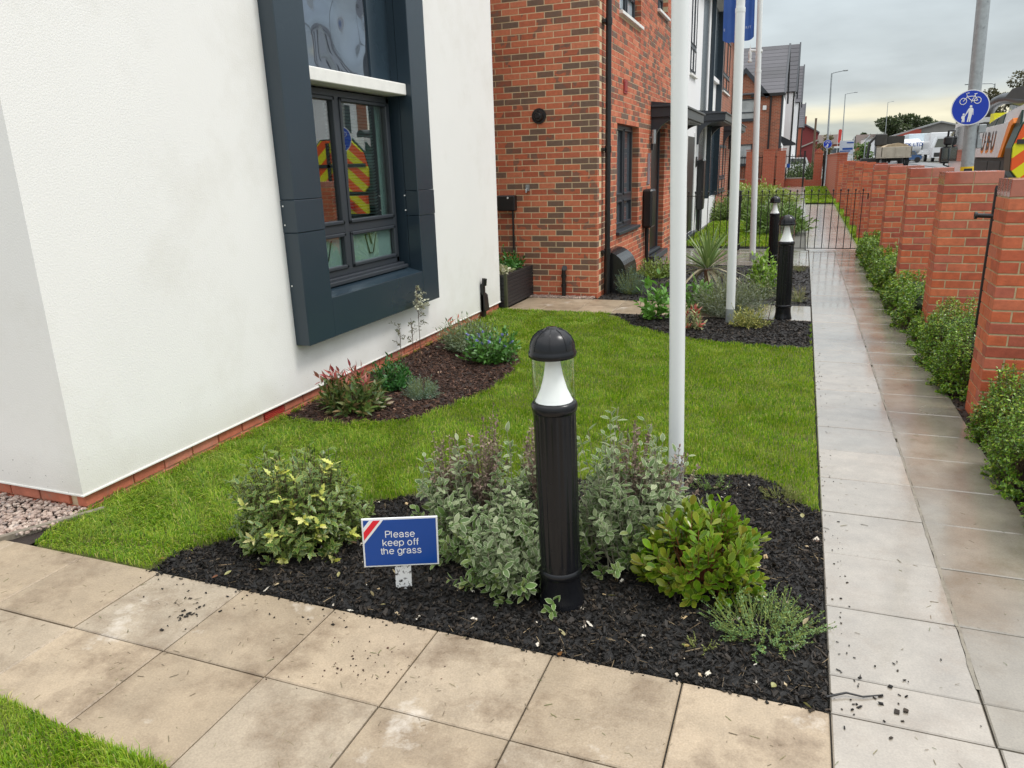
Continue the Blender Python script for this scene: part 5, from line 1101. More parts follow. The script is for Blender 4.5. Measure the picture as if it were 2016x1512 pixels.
def gablehouse(label, X1, Y, eave, ridge, depth=3.6, wm=None, win=True):
    h = thing('far_house', label, 'house'); MB().box(-8, X1-.15, Y, Y+depth, 0, eave).build('wall', wm or M_whitep, h)
    tiled_roof(h, -8, X1+.0, Y-.1, eave, Y+depth*.5, ridge, 11); MB().prism([(Y-.1, eave-.02), (Y+depth*.5, ridge-.05), (Y+depth+.1, eave)], 'x', -8, X1-.12).build('roof_body', M_black, h)
    MB().prism([(Y-.2, eave-.02), (Y-.05, eave-.12), (Y+depth*.5, ridge-.1), (Y+depth+.1, eave-.1), (Y+depth+.2, eave), (Y+depth*.5, ridge+.12)], 'x', X1-.06, X1+.03).build('verge_board', M_frame, h)
    MB().box(X1-.16, X1-.10, Y+.3, Y+1.0, .8, eave-1.0).build('tall_window', M_frame, h); MB().box(X1-.20, X1-.10, Y-.02, Y+.1, 0, eave).build('downpipe', M_black, h); return h
gablehouse('second far house in the row, with white rendered front', -.78, 54, 5.9, 9.0, 4.4)
gablehouse('third far house in the row, set lower with white rendered front', -.52, 64, 5.9, 8.7, 4.4)
gablehouse('last far brick house in the row with a small grey roof', -.26, 78, 4.6, 6.8, 4.0, M_far_red)
q = thing('red_building', 'dark red gabled building at the end of the house row', 'building'); MB().prism([(-3.5, 0), (1.3, 0), (1.3, 4.9), (-1, 6.2), (-3.5, 5.2)], 'y', 100, 118).build('wall', M_dred, q)
MB().prism([(1.45, 4.86), (-1, 6.3), (-3.6, 5.2), (-3.6, 5.0), (-1, 6.1), (1.45, 4.7)], 'y', 99.6, 118).build('roof', M_tile, q); MB().prism([(-2.0, 2.7), (1.3, 4.0), (1.3, 3.85), (-2, 2.55)], 'y', 99.8, 100).build('pale_trim', M_kerb, q); MB().box(-.6, -.1, 104, 105, 5.8, 6.9).build('chimney', M_far_red, q)
def bgroof(x0, x1, y, eave, ridge, label, wm=M_far_red, rm=None, ap=.5):
    q = thing('distant_house', label, 'house', group='roofs at the end of the street'); MB().box(x0, x1, y, y+8, 0, eave).build('wall', wm, q)
    MB().prism([(y-.3, eave), (y+4, ridge), (y+8.3, eave)], 'x', x0-.3, x1+.3).build('roof', rm or mat('brown roof', (.10, .075, .065), rough=.8, nvar=.2), q)
    for k in range(2): MB().box(x0+(x1-x0)*(.2+k*.4), x0+(x1-x0)*(.4+k*.4), y-.04, y, eave-1.5, eave-.5).build('window', M_glassdark, q)
bgroof(1.6, 5.0, 135, 4.0, 5.6, 'distant low house with dark roof left of the far blue cycle sign')
bgroof(9.5, 13.5, 165, 4.0, 6.2, 'distant brown roofed house behind the tipper trailer')
bgroof(6.0, 8.8, 190, 3.8, 5.6, 'distant grey brown roof behind the blue estate sign boards')
bgroof(-8, 1.2, 150, 3.8, 5.2, 'distant roofs glimpsed behind the red gabled building')
# industrial gable
q = thing('warehouse', 'long low gabled warehouse with grey roof and red brick end behind the tanker', 'building')
Yg = 150; g_ = gz(Yg)
MB().prism([(12.6, g_-3), (29.5, g_-3), (29.5, 5.2), (21.2, 7.3), (12.6, 4.9)], 'y', Yg, Yg+40).build('wall', mat('weathered cladding', (.17, .165, .155), rough=.8, nvar=.3, nscale=.25), q)
MB().prism([(12.2, 4.85), (21.2, 7.4), (29.8, 5.15), (29.8, 5.0), (21.2, 7.15), (12.2, 4.6)], 'y', Yg-.4, Yg+40).build('roof_edge', mat('pale sheet roof', (.30, .31, .31), rough=.6, nvar=.1), q)
MB().prism([(13.6, 0), (18.3, 0), (18.3, 6.1), (17.6, 6.2), (13.6, 4.9)], 'y', Yg-.6, Yg-.02).build('brick_end', mat('far red brick wall', (.32, .06, .04), rough=.8, nvar=.2, nscale=.5), q)
MB().box(19.0, 24, Yg-1.2, Yg-.02, 0, 4.0).build('workshop_front', M_whitep, q); MB().box(19.5, 23.4, Yg-1.3, Yg-1.21, 3.2, 3.9).build('sign_panel', M_glassdark, q)
q = thing('white_shed', 'low white flat-fronted shed left of the warehouse gable', 'building'); MB().box(8.6, 12.4, 132, 142, 0, 4.6).build('wall', M_whitep, q); MB().box(12.4, 12.7, 131.8, 142, 0, 4.75).build('red_corner', M_dred, q); MB().box(8.5, 12.8, 131.7, 142, 4.6, 4.75).build('roof', M_kerb, q)

# ------------------------------------------------------------------ trees
M_tree = leafmat('tree leaf', [(.035, .06, .022), (.06, .09, .03), (.10, .12, .05), (.03, .045, .02)], nvar=.3, nscale=.6)
def tree(x, y, z0, h, r, n, L, label, m=None, trunk=.18, crown0=.3, sparse=0):
    t = thing('tree', label, 'tree', (x, y, z0)); k = 7
    MB().tube([(0, 0, -.5), (.05*h*.1, 0, h*.3), (0, .02*h, h*.55), (.02*h, 0, h*.8)], [trunk, trunk*.8, trunk*.5, trunk*.2], 8).build('trunk', M_twig, t)
    C = shoots(46, 0, 0, h*.28, r*.9, r*.9, h*.68, zlow=-.1, fill=.4, shape=.2); stemmesh('limb', C, trunk*.25, trunk*.05, M_twig, t)
    nb = 26; c = np.stack([rs.normal(0, .42, nb)*r, rs.normal(0, .42, nb)*r, h*(crown0+(1-crown0)*rs.uniform(.12, .92, nb))], 1); br = r*rs.uniform(.16, .34, nb)
    i = rs.randint(0, nb, n); dv = unit(rs.normal(0, 1, (n, 3))); rad_ = br[i]*rs.uniform(.4, 1.1, n)**.5; pos = c[i]+dv*rad_[:, None]*np.array([1, 1, .75])
    d = unit(dv+rs.normal(0, .6, (n, 3))); nm = unit(rs.normal(0, .6, (n, 3))+np.array([0, 0, 1]))
    foliage(t, 'crown', (pos, d, nm), L, (.5, .8), SMALL, m or M_tree, .1, .1)
M_autumn = leafmat('autumn leaf', [(.13, .12, .035), (.20, .17, .05), (.09, .085, .03)], nvar=.3, nscale=.6)
tree(15.1, 66, 0, 7.6, 2.6, 9000, (.14, .26), 'feathery brown green tree behind the suction vehicle at the right edge', leafmat('brown green leaf', [(.07, .07, .03), (.12, .11, .05), (.04, .045, .02)]))
tree(12.3, 66, 0, 6.2, 1.8, 4500, (.13, .24), 'smaller tree to the left of the feathery one, beside the pole', leafmat('brown green leaf', [(.07, .07, .03)]))
tree(11.8, 70, 0, 4.6, 1.2, 2500, (.1, .2), 'yellow green small tree just left of the galvanised pole', M_autumn)
for i, (x, y, h_, r_, lb) in enumerate([(14.6, 165, 9.0, 3.0, 'rounded tree at the left end of the grove behind the warehouse'), (18.6, 170, 9.6, 3.4, 'tallest tree of the grove behind the warehouse'), (22.5, 175, 8.8, 3.2, 'tree on the right of the grove behind the warehouse'), (11.5, 175, 6.4, 2.2, 'small bushy tree left of the warehouse grove')]):
    tree(x, y, 0, h_, r_, 4200, (.35, .6), lb, trunk=.3)
tree(1.9, 85, 0, 4.4, .85, 1600, (.12, .22), 'small yellowing street tree behind the far blue cycle sign', M_autumn)
tree(6.9, 110, 0, 3.6, 1.2, 1800, (.15, .3), 'bright green bush beside the estate sign boards', leafmat('bright bush leaf', [(.10, .18, .04), (.14, .24, .05)]))
tree(.9, 120, 0, 4.9, 1.5, 1500, (.2, .3), 'dull green bush beyond the end of the house row')

# ------------------------------------------------------------------ street furniture
def lamp(x, y, top, arm, label, r=.07, back=False):
    t = thing('street_lamp', label, 'street lamp', (x, y, gz(y)-.05), group='tall grey street lamps'); t.rotation_euler = (0, rad(-1.2), 0)
    MB().tube([(0, 0, 0), (0, 0, 1.1)], r*1.5, 12).tube([(0, 0, 1.1), (0, 0, top)], [r, r*.6], 12).build('column', M_galv, t)
    MB().tube([(0, 0, top-.05), (arm*.1, 0, top+.02), (arm*.7, 0, top+.10)], r*.45, 8).build('arm', M_galv, t)
    s = 1 if arm > 0 else -1; MB().cbox(min(arm*.7, arm), max(arm*.7, arm), -.12, .12, top+.06, top+.14, .02).build('lantern', M_galv, t)
lamp(.95+.42, 55, 6.6, .95, 'nearest street lamp, tall over the end of the brick wall')
lamp(3.75, 92, 7.6, 1.2, 'second street lamp along the road, right of the first')
lamp(12.5, 145, 9.2, .9, 'distant street lamp left of the warehouse trees')
lamp(12.6, 66, 6.1, -1.9, 'street lamp half hidden behind the sign pole, its arm pointing left')
t = thing('telegraph_post', 'thin brown post at the corner of the far house row', 'post', (.62, 66, 0)); MB().tube([(0, 0, 0), (0, 0, 4.75)], [.10, .08], 10).tube([(0, 0, 4.75), (0, 0, 4.8)], .09, 10).build('post', M_twig, t)

def disc_sign(x, y, zc, R_, label, poleH, polr, lean=-.0, full=True, name='cycle_path_sign', sx=0):
    t = thing(name, label, 'sign', (x, y, 0)); t.rotation_euler = (0, lean, 0)
    MB().tube([(0, 0, -.3), (0, 0, poleH)], polr, 24).build('pole', M_galv, t)
    Y = -polr-.03
    MB().tube([(sx, Y, zc), (sx, Y-.004, zc)], R_, 48, smooth=False).build('disc', M_white, t)
    MB().tube([(sx, Y-.0045, zc), (sx, Y-.0065, zc)], R_*.945, 48, smooth=False).build('blue_face', M_cyc, t)
    k = R_; y_ = Y-.009
    def ring(cx_, cz_, r_, w_):
        pts = [(cx_+r_*math.cos(a), y_, cz_+r_*math.sin(a)) for a in [2*math.pi*i/24 for i in range(25)]]; return pts, w_
    b = MB()
    for cx_ in (-.40, .34):
        pts, w_ = ring(sx+cx_*k, zc+.37*k, .175*k, .022*k); b.tube(pts, w_, 5)
    def ln(*pp, w=.022): b.tube([(sx+p[0]*k, y_, zc+p[1]*k) for p in pp], w*k, 5)
    ln((-.40, .37), (-.20, .62), (-.26, .80), (-.12, .82)); ln((-.22, .62), (.18, .62)); ln((-.20, .60), (.05, .36)); ln((.05, .36), (.22, .74)); ln((.14, .74), (.30, .75)); ln((.34, .37), (.19, .64)); ln((.34, .37), (.05, .36)); ln((.02, .28), (.08, .44))
    b.build('bicycle_symbol', M_white, t)
    b = MB()
    # adult with child, hand in hand
    def poly(pp): b.prism([(sx+p[0]*k, zc+p[1]*k) for p in pp], 'y', y_-.001, y_+.002)
    def disc(cx_, cz_, r_): poly([(cx_+r_*math.cos(a), cz_+r_*math.sin(a)) for a in [2*math.pi*i/14 for i in range(14)]])
    disc(.03, .06, .07); poly([(-.05, -.02), (.12, -.02), (.17, -.10), (.19, -.42), (.15, -.43), (.13, -.20), (.11, -.45), (.05, -.80), (-.02, -.80), (.0, -.50), (-.05, -.80), (-.12, -.80), (-.07, -.45), (-.06, -.20), (-.20, -.42), (-.24, -.40), (-.11, -.10)])
    disc(-.31, -.36, .055); poly([(-.38, -.43), (-.26, -.43), (-.20, -.40), (-.20, -.45), (-.25, -.50), (-.24, -.62), (-.24, -.80), (-.30, -.80), (-.31, -.66), (-.33, -.80), (-.39, -.80), (-.37, -.62), (-.42, -.58), (-.42, -.50)])
    b.build('people_symbol', M_white, t)
    MB().cbox(sx*.5-polr-.02, sx*.5+polr+.02, Y+.002, .02+polr, zc+.3*k, zc+.38*k, .004).cbox(sx*.5-polr-.02, sx*.5+polr+.02, Y+.002, .02+polr, zc-.42*k, zc-.34*k, .004).build('clamp', M_galv, t)
    return t
t = disc_sign(2.58, 14.6, 2.40, .272, 'round blue cycle and pedestrian sign on the thick galvanised pole', 8.5, .095, lean=rad(-2.0), sx=-.06)
MB().cbox(.10, .21, -.06, .06, 2.0, 2.13, .01).cbox(.10, .17, -.05, .05, 1.76, 1.92, .01).tube([(.11, 0, 2.0), (.13, 0, 1.85)], .02, 6).build('strap_bracket', M_galv, t)
MB().tube([(0, 0, 1.26), (0, 0, 1.48)], .0970, 24).build('yellow_band', mat('yellow tag', (.75, .50, .02), rough=.4, nvar=0), t)
MB().box(-.06, .06, -.105, -.098, 1.31, 1.45).build('number_tag', M_black, t)
text('number', '004', .075, MATS['yellow tag'], t, Matrix.Translation((0, -.106, 1.38)) @ Matrix.Rotation(rad(90), 4, 'X'))
disc_sign(1.20, 49, 2.53, .24, 'small distant blue cycle sign at the end of the brick wall', 2.9, .04)
# estate sign boards, red flag
t = thing('estate_sign', 'pale estate notice boards with blue bands far down the street', 'sign', (3.3, 86, 0))
for x in (0, 1.25): MB().box(x-.04, x+.04, 0, .08, 0, 3.9 if x else 3.5).build('post', M_white, t)
MB().box(-.02, 1.28, -.06, 0, 2.15, 3.45).build('board', mat('pale blue grey board', (.50, .55, .62), rough=.5, nvar=.1), t); MB().box(.25, 1.2, -.075, -.061, 2.55, 2.75).box(.0, 1.0, -.075, -.061, 2.38, 2.48).box(.6, 1.25, -.075, -.061, 3.18, 3.3).build('blue_band', M_sign, t)
t = thing('banner', 'slim red feather banner on a thin pole far down the street', 'banner', (3.1, 88, 0)); MB().tube([(0, 0, 0), (0, 0, 4.7)], .02, 6).build('pole', M_white, t)
MB().prism([(.0, 3.3), (.28, 3.35), (.34, 4.5), (.25, 4.65), (.0, 4.6)], 'y', -.01, .01).build('cloth', mat('coral banner', (.75, .10, .08), rough=.6, nvar=0, transl=.4), t)

# ------------------------------------------------------------------ vehicles
M_vwhite = mat('vehicle white', (.74, .75, .76), rough=.25, nvar=.03, coat=.3); M_tyre = mat('tyre rubber', (.02, .02, .02), rough=.8, nvar=.1); M_vglass = mat('vehicle glass', (.03, .045, .05), rough=.05, nvar=0, spec=1, coat=1)
M_orange = mat('vehicle orange', (.85, .23, .01), rough=.3, nvar=.02); M_dgreen = mat('vehicle dark green', (.02, .055, .045), rough=.3, nvar=.05); M_chass = mat('chassis dark', (.03, .03, .028), rough=.6, nvar=.3, nscale=6)
def chev():
    m = bpy.data.materials.new('chevron panel'); m.use_nodes = True; t = m.node_tree; p = t.nodes['Principled BSDF']; g_ = N(t, 'ShaderNodeNewGeometry'); s = N(t, 'ShaderNodeSeparateXYZ'); t.links.new(g_.outputs['Position'], s.inputs[0])
    # stripes follow position along the panel: bands of constant z-x-y
    v = mth(t, 'SUBTRACT', s.outputs[2], mth(t, 'MULTIPLY', mth(t, 'ABSOLUTE', mth(t, 'SUBTRACT', s.outputs[0], 4.76)), -.85)); f = mth(t, 'FRACT', mth(t, 'MULTIPLY', v, 1.9))
    c = ramp(t, f, [(0, (.80, .10, .01)), (.5, (.74, .72, .01))], 'CONSTANT'); t.links.new(c, p.inputs['Base Color']); p.inputs['Roughness'].default_value = .35; return m
M_chev = chev()
def wheel(parent, x, y, z, r, w, hub=None):
    o = MB().tube([(x-w/2, y, z), (x+w/2, y, z)], r, 28).tube([(x-w/2-.01, y, z), (x-w/2, y, z)], r*.92, 28).build('wheel', M_tyre, parent)
    MB().tube([(x-w/2-.03, y, z), (x-w/2, y, z)], r*.55, 20).build('hub', hub or M_galv, o)
T = thing('suction_tanker', 'white and orange road suction vehicle lettered U B U with red and yellow chevrons', 'lorry', (0, 0, -.465)); T.scale = (1.28,)*3
tx0, tx1 = 3.02, 4.42
MB().box(tx0+.25, tx1-.25, 13.95, 19.9, .45, 1.05).build('chassis', M_chass, T)
for y in (14.7, 15.7, 18.9):
    for x in (tx0+.2, tx1-.2): wheel(T, x, y, .80, .45, .28)
MB().prism([(13.95, 1.0), (13.95, 1.62), (16.95, 1.62), (16.95, 1.0)], 'x', tx0+.04, tx1-.04).build('side_locker', M_chass, T)
MB().cbox(tx0+.03, tx0+.05, 14.9, 15.8, 1.1, 1.55, .004).cbox(tx0+.03, tx0+.05, 15.85, 16.8, 1.1, 1.55, .004).build('locker_door', M_chass, T)
# white side panel
MB().prism([(16.92, 1.62), (16.74, 2.12), (14.55, 2.15), (14.98, 1.61)], 'x', tx0, tx0+.12).build('side_panel', M_vwhite, T)
MB().prism([(14.97, 1.61), (14.54, 2.15), (14.30, 2.20), (14.22, 2.12), (14.34, 2.09), (14.78, 1.61)], 'x', tx0-.004, tx0+.12).build('orange_band', M_orange, T)
for k, (s, yy) in enumerate((('U', 16.28), ('B', 15.88), ('U', 15.50))):
    Mx = Matrix.Translation((tx0-.005, yy, 1.87)) @ Matrix(((0, 0, -1, 0), (-1, 0, 0, 0), (0, 1, 0, 0), (0, 0, 0, 1)))
    text('lettering', s, .42, mat('dark lettering', (.05, .035, .03), rough=.4, nvar=0), T, Mx, shear=.2, offset=.010)
    text('lettering_shadow', s, .42, M_orange, T, Matrix.Translation((.003, .0, -.05)) @ Mx, extrude=.0004, shear=.2, offset=.010)
for yy in (16.08, 15.69): MB().box(tx0-.008, tx0-.002, yy-.02, yy+.02, 1.86, 1.90).build('lettering', MATS['dark lettering'], T)
# dark green rear and tank
MB().prism([(14.75, 1.62), (14.32, 2.08), (14.0, 2.3), (13.95, 1.62)], 'x', tx0+.03, tx1-.03).build('rear_body', M_dgreen, T)
MB().prism([(16.80, 2.12), (15.85, 2.25), (14.9, 2.33), (13.95, 2.39), (13.95, 2.1), (14.4, 2.1)], 'x', tx0+.06, tx1-.06).build('hopper_top', M_vwhite, T)
MB().prism([(16.60, 2.13), (16.05, 2.215), (15.55, 2.262), (15.80, 2.13)], 'x', tx0+.045, tx0+.07).build('green_hatch', M_dgreen, T)
MB().prism([(15.70, 2.13), (15.47, 2.268), (15.10, 2.30), (15.22, 2.13)], 'x', tx0+.045, tx0+.07).build('green_hatch', M_dgreen, T)
MB().box(tx0+.1, tx0+.5, 16.2, 16.5, 2.20, 2.37).build('yellow_box', mat('bright yellow', (.80, .75, .02), rough=.4, nvar=0), T)
MB().tube([(tx0+.4, 18.45, 1.2), (tx0+.4, 18.5, 1.75), (tx0+.4, 18.40, 2.3), (tx0+.4, 18.2, 2.53), (tx0+.4, 17.8, 2.64), (tx0+.4, 17.1, 2.66), (tx0+.4, 16.5, 2.63), (tx0+.4, 15.6, 2.52), (tx0+.4, 14.4, 2.46)], .10, 14).build('suction_boom', M_black, T)
MB().prism([(16.6, 2.64), (16.1, 2.76), (15.2, 2.74), (14.9, 2.50)], 'x', tx0+.3, tx0+.5).build('boom_bracket', M_chass, T)
for k in range(6): MB().tube([(tx0+.36, 16.3-k*.2, 2.50-k*.02), (tx0+.36, 16.3-k*.2, 2.42-k*.02)], .025, 8).build('boom_bolt', M_galv, T)
# rear chevron door (bulging out) and corner strip
MB().prism([(tx0-.03, 1.40), (tx0-.05, 1.75), (tx0+.04, 2.10), (tx0+.32, 2.38), (tx1-.3, 2.38), (tx1, 2.1), (tx1, 1.3), (tx0+.06, 1.28)], 'y', 13.92, 14.3).build('rear_door_rim', M_dgreen, T)
MB().prism([(tx0-.02, 1.42), (tx0-.035, 1.75), (tx0+.06, 2.08), (tx0+.34, 2.35), (tx1-.34, 2.35), (tx1-.03, 2.05), (tx1-.03, 1.34), (tx0+.08, 1.30)], 'y', 13.86, 13.92).build('chevron_door', M_chev, T)
MB().prism([(tx0+.05, .85), (tx0+.05, 1.22), (tx1-.05, 1.22), (tx1-.05, .85)], 'y', 13.84, 13.95).build('rear_bumper', M_chev, T)
MB().box(tx0+.0, tx1-.03, 13.835, 13.86, 1.80, 1.87).box(tx0+.85, tx0+.93, 13.835, 13.86, 1.4, 2.3).build('door_seam', M_chass, T)
MB().box(tx0+.3, tx0+.55, 13.72, 13.78, .95, 1.1).box(tx1-.55, tx1-.3, 13.72, 13.78, .95, 1.1).build('tail_light', mat('tail light', (.5, .01, .01), rough=.3, nvar=0), T)
MB().box(tx0+.1, tx0+.45, 16.98, 17.45, 1.0, 2.25).build('engine_grille', M_chass, T)
for k in range(8): MB().box(tx0+.08, tx0+.10, 16.98, 17.35, 1.25+k*.11, 1.30+k*.11).build('grille_bar', M_black, T)
MB().prism([(17.5, .7), (19.75, .7), (19.75, 1.45), (19.45, 2.32), (17.55, 2.36)], 'x', tx0+.02, tx1-.02).build('cab', M_vwhite, T)
MB().prism([(17.8, 1.55), (19.62, 1.55), (19.36, 2.24), (17.8, 2.26)], 'x', tx0+.005, tx0+.02).build('side_window', M_vglass, T)
MB().prism([(19.77, 1.5), (19.50, 2.25), (19.46, 2.25), (19.73, 1.5)], 'x', tx0+.15, tx1-.15).build('windscreen', M_vglass, T)
MB().tube([(tx0+.05, 19.6, 2.20), (tx0-.05, 19.75, 2.20), (tx0-.06, 19.8, 1.46), (tx0+.04, 19.6, 1.42)], .022, 8).build('mirror_arm', M_black, T)
MB().cbox(tx0-.16, tx0+.06, 19.72, 19.90, 1.50, 1.86, .03).build('mirror', M_black, T); MB().cbox(tx0-.12, tx0+.06, 19.72, 19.88, 1.89, 2.08, .03).build('mirror', M_black, T)
MB().box(tx0-.14, tx0+.04, 19.712, 19.718, 1.53, 1.83).build('mirror_glass', M_vglass, T)
# tipper trailer full of sand
T = thing('tipper_lorry', 'tipper body heaped with pale sand seen over the brick wall', 'lorry', (7.0, 84, gz(84))); z0 = 1.0
MB().cbox(0, 2.7, 0, .08, z0, z0+.95, .02).box(0, .08, 0, 6, z0, z0+.95).box(2.62, 2.7, 0, 6, z0, z0+.95).box(0, 2.7, 5.9, 6, z0, z0+1.3).box(0, 2.7, 0, 6, z0-.1, z0).build('tipper_body', mat('sandy painted steel', (.42, .37, .29), rough=.6, nvar=.2, nscale=2), T)
for x in (.35, 1.25, 2.2): MB().box(x, x+.1, -.05, 0, z0, z0+.9).build('body_rib', MATS['sandy painted steel'], T)
MB().prism([(.05, z0+.85), (2.65, z0+.85), (2.2, z0+1.15), (1.45, z0+1.32), (.6, z0+1.15)], 'y', .3, 5.8).build('sand_load', mat('sand', (.40, .31, .2), rough=.9, nvar=.3, nscale=3), T)
for x in (.3, 2.4):
    for y in (.8, 2.0, 6.8): wheel(T, x, y, .5, .5, .3)
MB().box(.1, 2.6, 6.3, 8.3, .6, 3.1).build('cab', M_chass, T); MB().tube([(-.1, 6.1, 1.2), (-.1, 6.1, 3.0)], .09, 8).tube([(.25, 6.1, 1.2), (.25, 6.1, 3.1)], .09, 8).build('exhaust_stack', M_galv, T)
T = thing('digger', 'black and grey machine arm standing left of the tipper body', 'digger', (6.2, 90, gz(90)))
MB().tube([(0, 0, .6), (.1, 0, 2.4), (.7, 0, 3.1), (1.3, 0, 3.0)], .14, 8).build('arm', M_chass, T); MB().cbox(.6, 1.7, -.3, .6, 2.1, 3.3, .1).build('machine_body', M_chass, T); MB().tube([(-.3, 0, .6), (-.3, 0, 2.7)], .06, 8).tube([(-.3, .1, 2.7), (.1, .1, 3.2)], .06, 8).build('ram', M_galv, T); MB().cbox(-.6, 1.9, -.4, 1.8, .1, .9, .08).build('track_base', M_chass, T)
# tanker
T = thing('tanker_trailer', 'white cylindrical tanker lettered RICK LTD in blue across the road', 'lorry', (10.9, 112, gz(112)))
b = MB().lathe([(0, 0), (.5, .1), (.95, .5), (1.02, .9), (1.02, 6), (.9, 6.4), (0, 6.6)], 32); v_ = [(x_, y_*.92, z_) for x_, y_, z_ in b.v]
b.v = [(-(z_-3.0)*.62+1.2, y_, x_*.92+1.95) for x_, y_, z_ in v_]; b.build('tank', M_vwhite, T)
text('lettering', 'RICK LTD', .62, M_sign, T, Matrix.Translation((1.75, -.98, 2.15)) @ Matrix.Rotation(rad(90), 4, 'X'), extrude=.005, align='CENTER', offset=.01)
MB().box(-1.2, 3.1, -.7, .7, .75, .95).build('chassis', M_chass, T)
for x in (-.6, .5, 1.6): wheel(T, x, -.6, .5, .5, .3)
T = thing('parked_car', 'blue hatchback car across the road below the tanker', 'car', (12.2, 107, gz(107)))
prof = [(-2.1, .35), (2.1, .35), (2.15, .8), (1.3, .92), (.75, 1.42), (-.9, 1.45), (-1.7, .98), (-2.15, .85)]
MB().prism([(x*.62, z) for x, z in prof], 'y', 0, 1.7).build('body', mat('car blue', (.03, .09, .22), rough=.25, nvar=.05, coat=.6), T)
MB().prism([(x*.62, z) for x, z in [(1.1, .95), (.68, 1.36), (-.85, 1.38), (-1.4, 1.0)]], 'y', -.02, -.0).build('side_window', M_vglass, T)
for x in (-.85, .85): MB().tube([(x, -.03, .35), (x, .2, .35)], .33, 20).build('wheel', M_tyre, T)
MB().box(1.28, 1.33, .2, .5, .6, .75).build('headlight', M_white, T)
T = thing('parked_lorry', 'white lorry cab and box facing the road left of the suction vehicle', 'lorry', (15.0, 110, gz(110)))
MB().cbox(0, 2.4, 3, 9, .9, 3.6, .05).build('box_body', M_vwhite, T); MB().prism([(0, .5), (0, 1.7), (.35, 3.0), (2.2, 3.0), (2.4, 1.7), (2.4, .5)], 'y', 0, 2.2).build('cab', M_vwhite, T)
MB().prism([(.15, 1.75), (.42, 2.75), (2.0, 2.75), (2.25, 1.75)], 'y', -.03, -.001).build('windscreen', M_vglass, T); MB().box(.2, 2.2, -.04, 0, .6, 1.1).build('grille', M_chass, T)
for x in (.25, 2.1):
    for y in (1.0, 7.5): wheel(T, x, y, .48, .48, .3)
T = thing('parked_lorry', 'pale blue sided box lorry beyond the tanker', 'lorry', (13.7, 122, gz(122)))
MB().cbox(0, 2.5, 2.2, 9, 1.0, 3.7, .05).build('box_body', mat('pale blue white', (.62, .72, .78), rough=.4, nvar=.05), T); MB().cbox(0.05, 2.4, 0, 2.1, .5, 2.6, .12).build('cab', M_vwhite, T); MB().box(.2, 2.2, -.02, 0, 1.5, 2.3).build('windscreen', M_vglass, T)
for x in (.25, 2.2):
    for y in (.9, 7.5): wheel(T, x, y, .48, .48, .3)
T = thing('parked_van', 'white van roof glimpsed over the wall left of the far blue cycle sign', 'van', (1.9, 98, gz(98)))
MB().prism([(0, .35), (2.3, .35), (2.3, 1.6), (2.1, 2.25), (.2, 2.25), (0, 1.6)], 'y', 0, 4.8).build('body', M_vwhite, T); MB().prism([(.15, 1.5), (.3, 2.05), (2.0, 2.05), (2.15, 1.5)], 'y', -.02, -.001).build('windscreen', M_vglass, T)
for x in (.15, 2.0):
    for y in (.9, 3.9): wheel(T, x, y, .34, .34, .22)
T = thing('parked_car', 'white car roof low beside the short red pier', 'car', (-.5, 60, gz(60)))
MB().prism([(-.8, .3), (.8, .3), (.85, .9), (.62, 1.4), (-.62, 1.4), (-.85, .9)], 'y', 0, 4).build('body', M_vwhite, T); MB().prism([(-.66, .95), (-.55, 1.33), (.55, 1.33), (.66, .95)], 'y', -.02, -.001).build('rear_window', M_vglass, T)
for x in (-.7, .7): wheel(T, x, .8, .3, .3, .2)

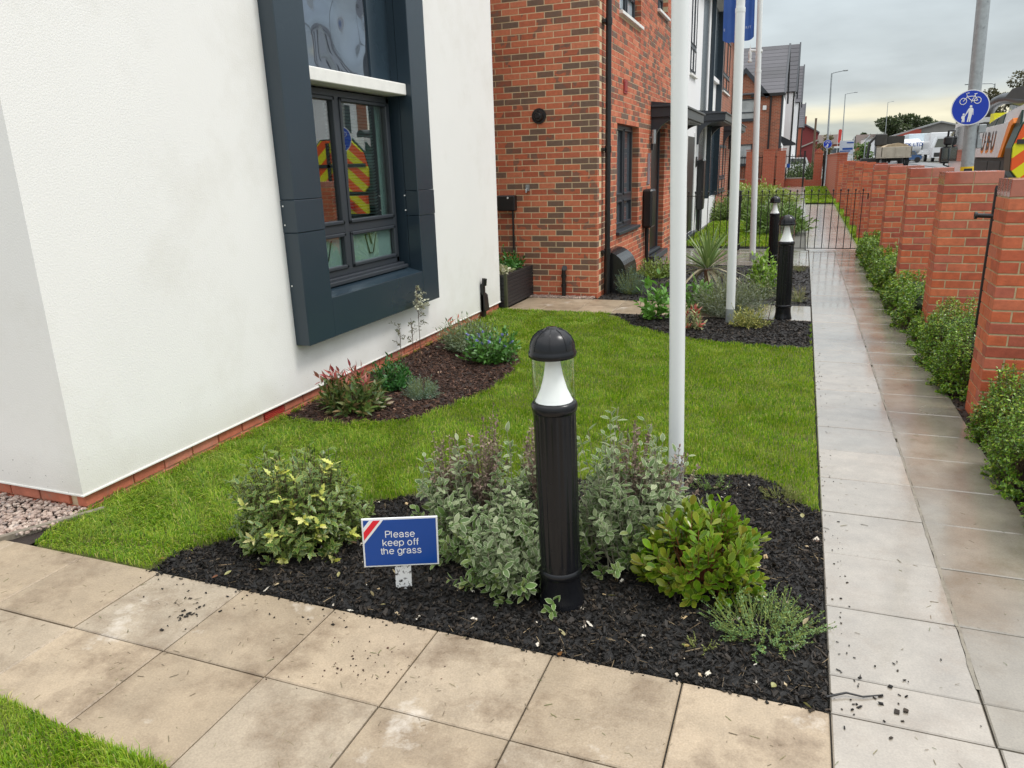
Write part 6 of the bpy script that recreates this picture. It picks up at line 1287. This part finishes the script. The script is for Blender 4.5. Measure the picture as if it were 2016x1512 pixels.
# white house across the road: out of frame, but mirrored in the show-house window
h = thing('opposite_house', 'white rendered house across the road, seen only mirrored in the window', 'house')
hx = 16
MB().box(hx, hx+8, 20, 38, 0, 6).build('wall', M_whitep, h); MB().prism([(hx-.4, 6), (hx+4, 8.5), (hx+8.4, 6)], 'y', 19.7, 38.3).build('roof', M_tile, h)
for y in (22, 26, 31, 35):
    for z in (1.0, 3.8): MB().box(hx-.03, hx, y, y+1.3, z, z+1.4).build('window', M_frame, h)
MB().box(hx-.02, hx-.005, 28.2, 29.2, 0, 2.2).build('door', M_black, h); MB().box(hx-.02, hx-.004, 37.0, 38, 0, 6).build('brick_strip', M_far_brick, h)

# ------------------------------------------------------------------ dirt and crumbs on the slabs
def crumbs(name, n, cx_, cy_, sx_, sy_, m, L, ratio=(.3, .8), z=.001):
    P = np.column_stack([rs.normal(cx_, sx_, n), rs.normal(cy_, sy_, n)]); P = P[(P[:, 1] < 2.13) | (P[:, 0] > .21)]; P = P[~inside(P, LOW)]
    chips(name, P, np.full(len(P), z), m, L, ratio, (.001, .004), tilt=.1)
crumbs('soil_crumbs', 26, -2.16, 1.93, .05, .05, M_mulch_b, (.006, .022)); crumbs('soil_crumbs', 60, -1.35, 1.87, .16, .07, M_mulch_br, (.003, .009))
crumbs('soil_crumbs', 34, .33, 2.30, .13, .12, M_mulch_b, (.005, .022)); crumbs('soil_crumbs', 40, -1.9, 2.06, .35, .05, M_mulch_b, (.004, .014))
P = sample([(-3.2, 1.3), (.6, 1.3), (.6, 2.13), (-3.2, 2.13)], 420); P = P[~inside(P, LOW)]; chips('grass_clippings', P, np.full(len(P), .001), mat('dry clippings', [(.16, .12, .07), (.10, .08, .05), (.20, .17, .08), (.09, .12, .03)], rough=.7, nvar=.1), (.008, .03), (.05, .10), (.0005, .001), tilt=.02)
P = sample([(.21, 2.2), (1.1, 2.2), (1.1, 9), (.21, 9)], 260); chips('grass_clippings', P, np.full(len(P), .001), MATS['dry clippings'], (.010, .035), (.05, .12), (.0005, .001), tilt=.02)
P = sample([(.19, 2.15), (.30, 2.15), (.26, 7), (.19, 7)], 130); chips('edge_crumbs', P, np.full(len(P), .001), M_mulch_b, (.004, .012), (.3, .8), (.001, .004), tilt=.1)
t = thing('fallen_twig', 'dark curved twig lying across the slabs beside the mulch corner', 'twig'); MB().tube([(.19, 2.20, .008), (.25, 2.235, .012), (.30, 2.24, .006), (.36, 2.27, .006)], [.004, .0035, .003, .002], 6).build('twig', M_blackm, t)
print('objects', len(bpy.data.objects), )
